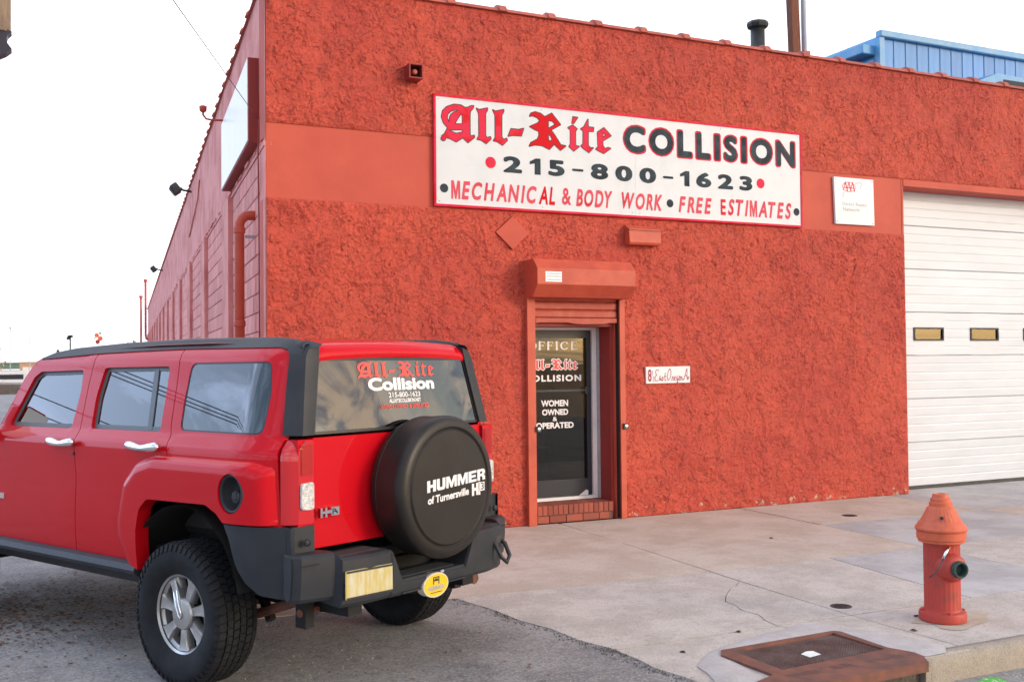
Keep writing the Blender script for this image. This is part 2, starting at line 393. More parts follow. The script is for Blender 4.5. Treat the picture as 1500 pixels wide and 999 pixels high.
    # chipped paint near the foot of the wall
    sp_ = N(t, 'ShaderNodeSeparateXYZ'); LK(t, c.outputs['Object'], sp_.inputs[0])
    rz = N(t, 'ShaderNodeMapRange', inputs={1: .0, 2: .30, 3: .17, 4: 0}); LK(t, sp_.outputs[2], rz.inputs[0])
    n5 = N(t, 'ShaderNodeTexNoise', inputs={'Scale': 9, 'Detail': 6, 'Roughness': .7}); LK(t, c.outputs['Object'], n5.inputs[0])
    a5 = N(t, 'ShaderNodeMath', operation='ADD'); LK(t, n5.outputs[0], a5.inputs[0]); LK(t, rz.outputs[0], a5.inputs[1])
    r5 = N(t, 'ShaderNodeMapRange', inputs={1: .735, 2: .75}); LK(t, a5.outputs[0], r5.inputs[0])
    mC = N(t, 'ShaderNodeMix', data_type='RGBA'); LK(t, r5.outputs[0], mC.inputs[0]); LK(t, mB.outputs[2], mC.inputs[6]); mC.inputs[7].default_value = (.52, .36, .27, 1)
    LK(t, mC.outputs[2], b.inputs['Base Color'])
    h1 = N(t, 'ShaderNodeMath', operation='MULTIPLY_ADD', inputs={1: .30}); LK(t, n3.outputs[0], h1.inputs[0]); LK(t, heights[0].outputs[0], h1.inputs[2])
    h2 = N(t, 'ShaderNodeMath', operation='MULTIPLY_ADD', inputs={1: .35}); LK(t, heights[1].outputs[0], h2.inputs[0]); LK(t, h1.outputs[0], h2.inputs[2])
    hh = N(t, 'ShaderNodeMath', operation='MULTIPLY_ADD', inputs={1: -.4}); LK(t, lm_.outputs[0], hh.inputs[0]); LK(t, h2.outputs[0], hh.inputs[2])
    bp = N(t, 'ShaderNodeBump', inputs={'Strength': 1.0, 'Distance': .012}); LK(t, hh.outputs[0], bp.inputs['Height']); LK(t, bp.outputs[0], b.inputs['Normal'])
    return m_
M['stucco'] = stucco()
M['band'] = worn('smooth_render', (.53, .086, .050), (.47, .068, .042), .7, 1.6, bump=.25, bscale=30, bdist=.004)
M['redpaint'] = worn('red_painted_metal', (.55, .090, .045), (.46, .065, .036), .55, 5, bump=.08, bscale=20)
M['slat'] = worn('painted_shutter', (.44, .075, .045), (.52, .13, .09), .6, 9, bump=.1, lo=.45, hi=.75)
M['darkred'] = worn('dark_red_paint', (.30, .028, .022), (.24, .025, .02), .6, 5, bump=.1)
M['block'] = object_random(worn('painted_block', (.74, .31, .285), (.55, .16, .14), .85, 2.2, lo=.42, hi=.72, bump=.5, bscale=55, bdist=.006), .16)
M['sidewall'] = worn('painted_side_wall', (.73, .30, .275), (.50, .13, .115), .85, 1.6, lo=.42, hi=.70, bump=.5, bscale=35, bdist=.008)
M['mortar'] = worn('painted_joint', (.56, .21, .19), (.44, .15, .14), .9, 8)
M['coping'] = object_random(worn('painted_clay_coping', (.50, .115, .075), (.36, .10, .08), .65, 9, bump=.3, bscale=40), .15)
M['roofing'] = worn('roofing_felt', (.09, .085, .08), (.06, .06, .06), .9, 2)
M['signwhite'] = worn('sign_white', (.67, .70, .73), (.60, .64, .67), .35, 4, Specular_IOR_Level=.12, bump=0, lo=.45, hi=.75)
M['signback'] = worn('aged_sign_face', (.76, .79, .81), (.72, .75, .77), .3, 2, Specular_IOR_Level=.12, bump=0)
M['signred'] = worn('sign_red', (.66, .03, .07), (.60, .012, .02), .6, 5, Specular_IOR_Level=.12, bump=0, lo=.5, hi=.6)
M['signdred'] = pmat('sign_deep_red', (.58, .008, .015), .6, Specular_IOR_Level=.1)
M['signblack'] = worn('sign_black', (.022, .030, .042), (.045, .07, .085), .6, 5, Specular_IOR_Level=.12, bump=0)
M['greyprint'] = pmat('grey_print', (.30, .31, .34), .6)
M['signpink'] = worn('faded_red_letters', (.66, .085, .12), (.58, .035, .06), .6, 3, Specular_IOR_Level=.12, bump=0, lo=.5, hi=.62)
M['signscript'] = pmat('dark_red_script', (.36, .03, .07), .5)
M['white'] = worn('white_paint', (.78, .78, .78), (.68, .69, .70), .45, 3, bump=.05)
M['garage'] = object_random(worn('garage_door_paint', (.63, .675, .735), (.57, .61, .67), .42, 2.2, bump=.05, stretch=(.4, 1, 2)), .03)
M['grey'] = worn('grey_aluminium', (.42, .43, .46), (.34, .35, .38), .45, 8, bump=.05)
M['black'] = worn('black_metal', (.022, .024, .028), (.045, .045, .048), .5, 9, bump=.1)
M['doorblue'] = pmat('door_frame_dark', (.012, .018, .035), .35)
M['brick'] = object_random(worn('brick', (.36, .075, .045), (.28, .10, .075), .85, 25, bump=.6, bscale=120, bdist=.003), .2)
M['brickmortar'] = worn('brick_mortar', (.22, .10, .08), (.15, .08, .07), .95, 30)
M['wood'] = worn('brown_post_wood', (.22, .075, .04), (.12, .045, .03), .85, 10, stretch=(6, 6, .7), bump=.4)
M['palepole'] = pmat('pale_metal_pole', (.55, .62, .75), .4)
M['blue'] = object_random(worn('blue_sheet_metal', (.06, .25, .60), (.15, .35, .60), .5, 1.1, bump=.05, stretch=(3, 3, .4), lo=.45, hi=.7), .14)
M['bluetrim'] = worn('blue_trim', (.09, .33, .62), (.20, .38, .58), .5, 2, bump=.05)
M['bluedark'] = pmat('dark_vent_mouth', (.015, .02, .03), .7)
def ground_mat(name, ca, cb, spk, scale=2.2, grain=120, rough=.9, stain=(.10, .085, .07), bump=.5, speck=.5):
    m_ = pmat(name, ca, rough); t = m_.node_tree; b = t.nodes['Principled BSDF']; c = N(t, 'ShaderNodeTexCoord'); O = c.outputs['Object']
    g = N(t, 'ShaderNodeNewGeometry'); O = g.outputs['Position']
    n1 = N(t, 'ShaderNodeTexNoise', inputs={'Scale': scale, 'Detail': 9, 'Roughness': .65}); LK(t, O, n1.inputs[0])
    r1 = N(t, 'ShaderNodeMapRange', inputs={1: .42, 2: .58}); LK(t, n1.outputs[0], r1.inputs[0])
    mA = N(t, 'ShaderNodeMix', data_type='RGBA'); LK(t, r1.outputs[0], mA.inputs[0]); mA.inputs[6].default_value = (*[q*.90 for q in ca], 1); mA.inputs[7].default_value = (*cb, 1)
    v = N(t, 'ShaderNodeTexVoronoi', inputs={'Scale': grain}); LK(t, O, v.inputs[0])
    sv = N(t, 'ShaderNodeSeparateColor'); LK(t, v.outputs['Color'], sv.inputs[0])
    r2 = N(t, 'ShaderNodeMapRange', inputs={1: .5, 2: 1.0, 3: 0, 4: speck}); LK(t, sv.outputs[0], r2.inputs[0])
    mB = N(t, 'ShaderNodeMix', data_type='RGBA'); LK(t, r2.outputs[0], mB.inputs[0]); LK(t, mA.outputs[2], mB.inputs[6]); mB.inputs[7].default_value = (*spk, 1)
    r3 = N(t, 'ShaderNodeMapRange', inputs={1: .0, 2: .35, 3: speck*.9, 4: 0}); LK(t, sv.outputs[1], r3.inputs[0])
    mC = N(t, 'ShaderNodeMix', data_type='RGBA'); LK(t, r3.outputs[0], mC.inputs[0]); LK(t, mB.outputs[2], mC.inputs[6]); mC.inputs[7].default_value = (ca[0]*.35, ca[1]*.35, ca[2]*.35, 1)
    n4 = N(t, 'ShaderNodeTexNoise', inputs={'Scale': 6.5, 'Detail': 6, 'Roughness': .7}); LK(t, O, n4.inputs[0])
    r4 = N(t, 'ShaderNodeMapRange', inputs={1: .55, 2: .72, 3: 0, 4: .55}); LK(t, n4.outputs[0], r4.inputs[0])
    mD = N(t, 'ShaderNodeMix', data_type='RGBA'); LK(t, r4.outputs[0], mD.inputs[0]); LK(t, mC.outputs[2], mD.inputs[6]); mD.inputs[7].default_value = (*stain, 1)
    LK(t, mD.outputs[2], b.inputs['Base Color'])
    n5 = N(t, 'ShaderNodeTexNoise', inputs={'Scale': grain*.6, 'Detail': 4, 'Roughness': .7}); LK(t, O, n5.inputs[0])
    bp = N(t, 'ShaderNodeBump', inputs={'Strength': bump, 'Distance': .004}); LK(t, n5.outputs[0], bp.inputs['Height']); LK(t, bp.outputs[0], b.inputs['Normal'])
    return m_
M['conc_tan'] = ground_mat('concrete_tan', (.54, .455, .37), (.58, .505, .435), (.56, .47, .40), 1.7, 90, stain=(.36, .29, .24), bump=.4, speck=.3)
M['conc_pale'] = ground_mat('concrete_pale', (.51, .465, .415), (.58, .535, .485), (.58, .53, .48), 2.4, 90, stain=(.33, .29, .25), bump=.5, speck=.4)
M['conc_grey'] = ground_mat('concrete_grey', (.45, .44, .435), (.52, .51, .50), (.50, .49, .49), 1.5, 90, stain=(.27, .25, .25), bump=.2, speck=.15)
M['cement'] = ground_mat('fresh_cement', (.56, .545, .54), (.46, .43, .41), (.66, .65, .66), 6, 70, stain=(.36, .32, .30), bump=.6, speck=.15)
M['curb'] = ground_mat('curb_stone', (.42, .36, .29), (.33, .29, .235), (.50, .45, .38), 7, 170, stain=(.14, .12, .10), bump=1, speck=.5)
M['bed'] = ground_mat('joint_dirt', (.13, .105, .085), (.09, .075, .06), (.2, .17, .14), 6, 90)
M['asphalt'] = ground_mat('asphalt', (.24, .235, .235), (.33, .32, .315), (.48, .45, .43), 1.3, 75, stain=(.09, .08, .075), bump=.8, speck=.55)
M['crumb'] = ground_mat('crumbled_asphalt', (.10, .092, .09), (.15, .14, .135), (.2, .19, .18), 8, 60)
M['stainm'] = worn('rust_stain', (.46, .39, .29), (.50, .455, .40), .9, 12, bump=.3)
M['dirt'] = ground_mat('far_ground', (.20, .145, .11), (.26, .22, .19), (.3, .26, .22), .15, 10)
M['rust'] = worn('rusty_iron', (.23, .088, .058), (.12, .06, .048), .8, 7, bump=.5, bscale=60, bdist=.003)
M['grate'] = worn('worn_iron_grate', (.10, .055, .05), (.16, .12, .11), .6, 6, bump=.4, bscale=60)
M['hydred'] = worn('hydrant_red_paint', (.46, .05, .035), (.26, .055, .04), .55, 11, bump=.45, bscale=50, lo=.5, hi=.72)
M['hydor'] = worn('hydrant_orange_paint', (.62, .125, .055), (.44, .09, .05), .55, 14, lo=.5, hi=.75, bump=.35, bscale=50)
M['teal'] = pmat('oxidised_brass_rim', (.028, .06, .052), .6)
M['bgtan'] = worn('tan_far_building', (.50, .33, .22), (.42, .28, .2), .8, .5)
M['bggreen'] = worn('green_steel_bridge', (.10, .19, .15), (.14, .22, .19), .7, .1)
M['bgwhite'] = pmat('far_white', (.7, .7, .72), .6)
M['bush'] = worn('dry_twigs', (.36, .25, .13), (.48, .36, .20), .9, 4, bump=0)
M['leafm'] = object_random(worn('fallen_leaves', (.24, .10, .03), (.10, .05, .02), .9, 3, bump=0, coords='Object'), .3)
M['paper'] = pmat('white_paper', (.78, .82, .78), .8)
M['greenlit'] = worn('green_wrapper', (.06, .42, .05), (.55, .7, .5), .5, 40, bump=.2, lo=.58, hi=.62)
# car
def carpaint():
    m_ = pmat('red_car_paint', (.56, .004, .012), .38, 0, Coat_Weight=.7, Coat_Roughness=.015, Coat_IOR=1.38, Specular_IOR_Level=.05); return m_
M['car'] = carpaint()
M['plastic'] = worn('grey_plastic', (.026, .030, .037), (.036, .038, .044), .5, 6, Specular_IOR_Level=.3, bump=.25, bscale=600, bdist=.0006)
M['vinyl'] = worn('black_vinyl_cover', (.017, .0145, .013), (.024, .020, .018), .42, 5, Specular_IOR_Level=.35, bump=.3, bscale=500, bdist=.0005)
M['rubber'] = worn('tyre_rubber', (.010, .011, .014), (.020, .020, .022), .75, 8, Specular_IOR_Level=.25, bump=.2, bscale=80)
M['alloy'] = worn('alloy_wheel', (.52, .52, .52), (.44, .43, .41), .33, 12, .75, bump=0)
M['chrome'] = pmat('chrome', (.85, .86, .88), .08, 1)
M['dark'] = pmat('underbody', (.012, .012, .013), .8)
M['interior'] = pmat('car_interior', (.035, .034, .036), .7)
M['seal'] = pmat('window_seal', (.10, .115, .125), .45)
M['blackseal'] = pmat('black_seal', (.012, .012, .014), .35)
def glass(name, tint, base=(.01, .012, .014), ior=1.6, rough=.0, mixf=.5):
    m_ = bpy.data.materials.new(name); m_.use_nodes = True; t = m_.node_tree; t.nodes.clear()
    o = N(t, 'ShaderNodeOutputMaterial'); tr = N(t, 'ShaderNodeBsdfTransparent', inputs={0: (*tint, 1)})
    gl = N(t, 'ShaderNodeBsdfGlossy', inputs={0: (1, 1, 1, 1), 1: rough}); fr = N(t, 'ShaderNodeFresnel', inputs={0: ior})
    s_ = N(t, 'ShaderNodeMixShader'); LK(t, fr.outputs[0], s_.inputs[0]); LK(t, tr.outputs[0], s_.inputs[1]); LK(t, gl.outputs[0], s_.inputs[2]); LK(t, s_.outputs[0], o.inputs[0]); return m_
M['glassdark'] = glass('privacy_glass', (.045, .055, .06), ior=2.1)
M['glassfront'] = glass('green_tinted_glass', (.36, .50, .47), ior=2.2)
M['doorglass'] = glass('door_glass', (.62, .63, .6), ior=1.5)
M['lens'] = pmat('red_lamp_lens', (.55, .006, .012), .12, 0, Coat_Weight=1.0)
M['lensdark'] = pmat('red_lamp_ribs', (.40, .012, .01), .25)
M['rev'] = worn('clear_lamp_lens', (.75, .75, .76), (.35, .36, .38), .12, 70, bump=.8, bscale=120, bdist=.004)
M['platem'] = worn('licence_plate', (.52, .43, .14), (.60, .58, .46), .4, 14, stretch=(3, 1, .5), bump=.05)
M['yellow'] = pmat('yellow_badge', (.80, .55, .02), .3)
M['cream'] = pmat('cream_trim', (.7, .66, .55), .3)
M['decalwhite'] = pmat('decal_white', (.82, .82, .84), .4)
M['decalred'] = pmat('decal_red', (.75, .07, .06), .4)
M['officelit'] = worn('office_wall', (.42, .27, .07), (.30, .2, .06), .7, 2)
M['officedark'] = pmat('office_dark', (.03, .02, .015), .7)
M['panelglow'] = pmat('added_panel_glow', (.8, .8, .8), .5); _b = M['panelglow'].node_tree.nodes['Principled BSDF']; _b.inputs['Emission Color'].default_value = (1, .78, .45, 1); _b.inputs['Emission Strength'].default_value = 4  # glow of the unseen panels added in office and garage
M['tanpole'] = worn('weathered_post', (.42, .34, .24), (.30, .25, .2), .8, 9, stretch=(4, 4, .6), bump=.2)
M['navy'] = pmat('dark_iron_bracket', (.018, .015, .035), .5)
def lin(*a): return a
# ---------------------------------------------------------------- ground
def FX(y): return lambda u, v: (u, np.full_like(u, y), v)      # facade-parallel plane
def GZ(z): return lambda u, v: (u, v, np.full_like(u, z))      # level plane
def ss(x): x = np.clip(x, 0, 1); return x*x*(3-2*x)
def ground_z(x, y):          # asphalt height: level with the drive, dropping to the gutter on the right
    return -.007-.150*ss((x-.9)/1.1)*ss((-5.15-y)/.55)
gx = np.concatenate([np.linspace(-60, -5, 40), np.arange(-4.9, 6, .12), np.linspace(6.2, 60, 40)])
gy = np.concatenate([np.linspace(-60, -11, 30), np.arange(-10.8, 1, .12), np.linspace(1.2, 110, 50)])
X, Y = np.meshgrid(gx, gy); Z = ground_z(X, Y)+.004*fbm(X*.9, Y*.9, 3)*((X < .7) | (Y < -5.7))
nx, ny = len(gx), len(gy); idx = np.arange(nx*ny).reshape(ny, nx)
# catch basin mouth: leave the cells under it open
cxm = (X[:-1, :-1]+X[1:, 1:])/2; cym = (Y[:-1, :-1]+Y[1:, 1:])/2
Q = np.stack([idx[:-1, :-1], idx[:-1, 1:], idx[1:, 1:], idx[1:, :-1]], -1)
Q = Q[~((cxm > 1.55) & (cxm < 2.55) & (cym > -5.62) & (cym < -5.0))]
Z2 = Z.copy(); Z2[(X > 1.36) & (Y > -5.52) & (X < 14)] -= .08        # runs below the sidewalk
link('road', fastmesh('road', np.stack([X.ravel(), Y.ravel(), Z2.ravel()], 1), Q), None, M['asphalt'], True, kind='structure')
MB().box(-2500, 2500, -2500, 2500, -.6, -.35).build('ground', M['dirt'], kind='structure')

side = MB().box(1.3, 14, -5.62, .5, -.5, -.055).box(-.9, 1.3, -2.75, .5, -.5, -.055).build('sidewalk', M['bed'], kind='structure')
EDGE = [(.80, -2.863), (.83, -3.05), (.90, -3.35), (.93, -3.7), (1.02, -4.0), (1.04, -4.3), (1.13, -4.6)]
EDGE2 = [(1.13, -4.62), (1.15, -4.85), (1.14, -5.05), (1.20, -5.3), (1.22, -5.62)]
def slab(poly, mat, z=.0, tilt=(0, 0)):
    loops = [poly]
    P, T = cdt(loops, .25)
    cx_, cy_ = P.mean(0)
    zz = z+(P[:, 0]-cx_)*tilt[0]+(P[:, 1]-cy_)*tilt[1]
    # bevelled rim: outer loop lowered 4 mm, walls down
    d = distl(P, loops); zz = zz-np.where(d < 1e-4, .0015, 0)
    V = [(x, y, q) for (x, y), q in zip(P, zz)]; F = [tuple(t) for t in T]
    ed = {}
    for t in F:
        for i in range(3):
            e = (t[i], t[(i+1) % 3])
            if (e[1], e[0]) in ed: del ed[(e[1], e[0])]
            else: ed[e] = 1
    for a, b in ed:
        n = len(V); V += [V[a], V[b], (V[b][0], V[b][1], -.12), (V[a][0], V[a][1], -.12)]; F.append((n+1, n, n+3, n+2))
    return link('slab', mesh('slab', V, F), side, mat)
def jag(a, b, n, amp, seed):
    r = random.Random(seed); a = Vector(a); b = Vector(b); d = b-a; p = Vector((-d.y, d.x)).normalized()
    return [tuple(a+d*(k/n)+p*(0 if k in (0, n) else r.uniform(-amp, amp))) for k in range(n+1)]
g = .0075
T_, P_, G_ = M['conc_tan'], M['conc_pale'], M['conc_grey']
slab(rnd([(-.9, -2.78), (3.06-g, -2.94), (3.14-g, -1.42), (3.17-g, -.02), (-.9, -.02)], 0), T_)
slab([(3.06+g, -2.945), (5.50-g, -2.945), (5.58-g, -1.47), (3.13+g, -1.42)], T_, .001)
slab([(3.13+g, -1.42+g*2), (5.58-g, -1.47+g*2), (5.62-g, -.02), (3.18+g, -.02)], T_, -.002)
slab([(5.50+g, -2.945), (8.0-g, -2.96), (7.96-g, -1.5), (5.58+g, -1.47)], G_)
slab([(5.58+g, -1.47+g*2), (7.96-g, -1.49), (7.95-g, -.02), (5.62+g, -.02)], T_, .001)
slab([(7.96+g, -2.96), (11.2, -2.96), (11.2, -1.52), (7.96+g, -1.5)], T_)
slab([(7.96+g, -1.48), (11.2, -1.5), (11.2, .30), (8.37, .30), (8.37, -.02), (7.96+g, -.02)], G_, -.001)
slab([(11.21, -2.96), (14, -2.96), (14, .3), (11.21, .3)], P_)
# pale outer row, the crack splits one slab in three
c1 = [(3.03, -3.37), (2.90, -3.50), (2.80, -3.56), (2.66, -3.70), (2.58, -3.79), (2.50, -3.90), (2.49, -4.03), (2.44, -4.16), (2.46, -4.33), (2.40, -4.46), (2.38, -4.615)]
off = lambda L, d: [(x+d, y) for x, y in L]
slab(EDGE+[(2.38-g*.6, -4.615)]+off(c1[::-1], -g*.5)[1:]+[(3.055-g, -2.957), (1.9, -2.909)], P_)
slab(off(c1, g*.5)+[(3.01-g, -4.62), (3.03-g, -3.38)], P_, .002)
c2 = [(2.38, -4.63), (2.41, -4.70), (2.35, -4.80), (2.36, -4.90), (2.33, -5.0), (2.33, -5.60)]
slab(EDGE2+off(c2[::-1], -g*.6), P_)
slab(off(c2, g*.6)+[(3.04-g, -5.60), (3.01-g, -4.63)], P_, .001)
slab([(3.055+g, -2.955), (4.33, -2.955), (4.26, -3.57), (4.19, -4.17), (4.16, -4.62), (3.01+g, -4.62), (3.03+g, -3.6)], P_, .001)
slab([(4.34+g, -2.955), (5.50-g, -2.955), (5.47-g, -4.0), (5.44-g, -4.62), (4.17+g, -4.62), (4.20+g, -4.17), (4.27+g, -3.57)], G_)
slab([(5.50+g, -2.955), (8.0-g, -2.965), (8.0-g, -4.62), (5.44+g, -4.62)], P_)
slab([(3.01+g, -4.63), (5.44-g, -4.63), (5.44-g, -5.50), (3.04+g, -5.50)], P_, -.001)
slab([(5.44+g, -4.63), (8.0-g, -4.63), (8.0-g, -5.50), (5.44+g, -5.50)], P_)
slab([(8.01, -2.965), (14, -2.965), (14, -5.50), (8.01, -5.50)], P_)
# curb stones on the right of the inlet
def curb(x0, x1, seed):
    r = random.Random(seed); nx_ = int((x1-x0)/.06)+1; V = []; F = []
    xs = np.linspace(x0+.004, x1-.004, nx_); prof = [(-5.505, -.10), (-5.507, .0), (-5.56, .003), (-5.605, -.006), (-5.628, -.035), (-5.635, -.10), (-5.645, -.2)]
    for x in xs:
        for i, (y, z) in enumerate(prof):
            k = float(fbm(np.array([x*5.]), np.array([i*.7+seed]), 3)[0])*.012
            V.append((x, y+(k if i > 2 else 0), z+(k*.5 if i > 1 else 0)))
    n = len(prof)
    for a in range(nx_-1):
        for i in range(n-1): F.append((a*n+i, a*n+i+1, (a+1)*n+i+1, (a+1)*n+i))
    F += [tuple(range(n))[::-1], tuple((nx_-1)*n+i for i in range(n))]
    return link('curb_stone', mesh('curb_stone', V, F), side, M['curb'], True)
for i, (a, b) in enumerate([(2.63, 5.2), (5.2, 7.6), (7.6, 10), (10, 14)]): curb(a, b, i)
# smeared cement round the inlet
pr = rnd([(1.50, -5.02), (1.62, -4.93), (1.80, -4.86), (2.02, -4.80), (2.22, -4.74), (2.36, -4.72), (2.52, -4.66), (2.66, -4.74), (2.74, -4.9), (2.86, -5.05), (2.93, -5.25), (2.96, -5.48), (2.84, -5.59), (2.67, -5.60), (2.61, -5.35), (2.575, -4.945), (2.2, -4.965), (1.67, -4.99), (1.615, -5.06), (1.60, -5.25), (1.56, -5.45), (1.50, -5.64), (1.24, -5.64), (1.27, -5.45), (1.33, -5.3), (1.36, -5.15)], .012)
P, T = cdt([pr], .04)
d_ = distl(P, [pr]); hz = .004+.008*np.clip(d_/.06, 0, 1)+.004*np.clip(fbm(P[:, 0]*9, P[:, 1]*9, 3), -1, 1)*np.clip(d_/.04, 0, 1)
link('cement_patch', mesh('cement_patch', np.column_stack([P, hz]), T), side, M['cement'], True, label='smeared pale cement around the rusty inlet')

an_ = np.linspace(0, 2*math.pi, 40)[:-1]
for nm, cx_, cy_, r0_, lab_ in (('rust_stain', 3.52, -5.03, .24, 'yellow brown rust stain round the hydrant foot'),):
    L = [(cx_+r0_*(1.25+.22*math.sin(3*a+1)+.12*math.sin(7*a))*math.cos(a), cy_+r0_*(.85+.2*math.sin(2*a)+.1*math.sin(5*a))*math.sin(a)) for a in an_]
    plate(nm, [L], GZ(.0022), M['stainm'], side, 0, step=.05, label=lab_)
# storm inlet
inl = empty('storm_inlet', (2.1, -5.3, 0), label='rusty iron storm drain inlet set into the sidewalk corner, pale cement smeared around it', cat='storm drain')
def IL(mb): return mb.xf(Matrix.Translation((-2.1, 5.3, 0)))
fr_out = [(1.60, -5.05), (1.66, -4.97), (2.57, -4.93), (2.60, -4.96), (2.585, -5.38), (2.615, -5.45), (2.645, -5.53), (2.635, -5.61), (2.56, -5.72), (1.50, -5.74), (1.44, -5.66), (1.46, -5.56), (1.62, -5.50)]
fr_in = [(1.71, -5.015), (2.535, -4.970), (2.545, -5.40), (1.72, -5.455)]
P, T = cdt([fr_out, fr_in], .06)
plate('inlet_frame', None, lambda u, v: (u-2.1, v+5.3, np.full_like(u, .016)), M['rust'], inl, .055, (0, 0, -1), pre=(P, T), smooth=False)
gm = MB().box(1.70, 2.55, -5.46, -4.96, -.02, .002)
IL(gm).build('cover_plate', M['grate'], inl)
gr = MB()
for i in range(40):
    for j in range(21):
        x = 1.735+i*.0197; y = -5.425+j*.0195
        gr.box(x, x+.012, y, y+.012, .0015, .0065)
IL(gr).build('raised_stud', M['grate'], inl, kind='stuff')
IL(MB().box(1.66, 2.56, -5.70, -5.68, .0, .010)).build('lip_edge', M['rust'], inl)
lm = lambda u, v: (u-2.1, v+5.3, np.full_like(u, .0175))
for s_, b_ in (('WATER', (1.66, -5.60, 1.90, -5.535)), ('RUN', (1.99, -5.585, 2.14, -5.52)), ('\u00b7 SALEM', (2.20, -5.57, 2.53, -5.505))):
    text('cast_lettering', s_, b_, lm, M['grate'], inl, .015)
IL(MB().box(1.50, 2.66, -5.72, -4.9, -.9, -.88)).build('pit_floor', M['dark'], inl)
wl = MB().box(1.45, 1.50, -5.68, -5.0, -.9, -.03).box(2.60, 2.64, -5.66, -5.0, -.9, -.03).box(1.5, 2.62, -5.05, -5.0, -.9, -.03)
IL(wl).build('pit_wall', M['curb'], inl)
# water valve covers
for (x, y, r_, lab) in ((3.13, -4.40, .075, 'small round iron valve cover in the pale slab behind the hydrant, speckled with wear'), (6.30, -1.12, .085, 'small dark round cover in the tan slab near the garage corner')):
    mc = empty('valve_cover', (x, y, 0), label=lab, cat='valve cover', group='round iron covers in the sidewalk')
    MB().lathe([(r_, -.01), (r_, .004), (r_*.86, .005), (r_*.84, .002), (0, .002)], 28).build('cover_disc', M['black'], mc)
    st = MB()
    for i in range(-3, 4):
        for j in range(-3, 4):
            if i*i+j*j < 10: st.box(i*r_*.22-.004, i*r_*.22+.004, j*r_*.22-.004, j*r_*.22+.004, .001, .0055)
    st.build('raised_stud', M['black'], mc, kind='stuff')
# litter
V = [(-.05, -.035, .0), (.045, -.04, .003), (.055, .03, .006), (.0, .034, .012), (-.045, .038, .002), (0, 0, .004)]
o = link('paper_scrap', mesh('paper_scrap', [(x*1.0, y*1.0, z) for x, y, z in V], [(0, 1, 5), (1, 2, 5), (2, 3, 5), (3, 4, 5), (4, 0, 5)]), None, M['paper'], label='square white paper scrap lying on the studded drain cover', cat='litter')
o.location = (2.09, -5.27, .0080); o.rotation_euler = (0, 0, .15)
V = [(-.11, -.045, 0), (.10, -.05, .004), (.12, .03, .002), (.03, .035, .014), (-.09, .04, .004), (0, 0, .010)]
o = link('candy_wrapper', mesh('candy_wrapper', V, [(0, 1, 5), (1, 2, 5), (2, 3, 5), (3, 4, 5), (4, 0, 5)]), None, M['greenlit'], label='crumpled green wrapper in the gutter right of the drain inlet', cat='litter')
o.location = (3.0, -5.76, -.149); o.rotation_euler = (0, 0, .1)
for k, (x, y) in enumerate([(4.55, -1.9), (1.46, -4.86), (3.38, -4.86), (2.05, -4.63), (3.07, -5.12)]):
    V = [(-.018, -.01, 0), (.015, -.014, .002), (.022, .008, 0), (-.006, .016, .004), (0, 0, .008)]
    o = link('dead_leaf', mesh('dead_leaf', V, [(0, 1, 4), (1, 2, 4), (2, 3, 4), (3, 0, 4)]), None, M['officedark'], cat='litter',
             label=['tiny dark leaf lying alone mid sidewalk before the wall', 'dark speck of litter beside the left cement edge of the drain', 'dark brown leaf left of the hydrant foot', 'dark speck on the slab joint left of the valve cover', 'brown scrap between drain and hydrant'][k], group='specks of litter on the sidewalk')
    o.location = (x, y, .003); o.rotation_euler = (0, 0, k*1.3); o.scale = (1.2, 1.2, 1.2)
# leaf litter drift on the asphalt by the far side of the car
rng = np.random.RandomState(3); V = []; F = []
for k in range(5200):
    x = rng.normal(-2.3, .8); y = rng.normal(-1.7, .6)
    if k > 3600: x = rng.uniform(-5, .7); y = rng.uniform(-8, -.3)
    s_ = rng.uniform(.008, .022)*(1 if k <= 3600 else .6); a = rng.uniform(0, 6.28); z0 = float(ground_z(np.array(x), np.array(y)))+.003; n = len(V)
    for q in range(3):
        an = a+q*2.1; V.append((x+s_*math.cos(an), y+s_*math.sin(an), z0+rng.uniform(0, .006)))
    F.append((n, n+1, n+2))
link('leaf_litter', mesh('leaf_litter', V, F), None, M['leafm'], kind='stuff', label='brown dead leaves and twigs drifted on the asphalt behind the red car', cat='leaves')
V = []; F = []
for k in range(9000):
    x = rng.uniform(-5.5, 2.6); y = rng.uniform(-8.6, -2.6)
    if (x > 0.85 and y > -5.68): continue
    s_ = rng.uniform(.003, .008); a = rng.uniform(0, 6.28); z0 = float(ground_z(np.array(x), np.array(y)))-.001; n = len(V)
    V += [(x+s_*math.cos(a), y+s_*math.sin(a), z0), (x+s_*math.cos(a+2), y+s_*math.sin(a+2), z0), (x+s_*math.cos(a+4.2), y+s_*math.sin(a+4.2), z0), (x, y, z0+s_*.8)]
    F += [(n, n+1, n+3), (n+1, n+2, n+3), (n+2, n, n+3)]
link('loose_gravel', mesh('loose_gravel', V, F), None, M['curb'], kind='stuff', label='loose pale grit scattered over the asphalt', cat='gravel')
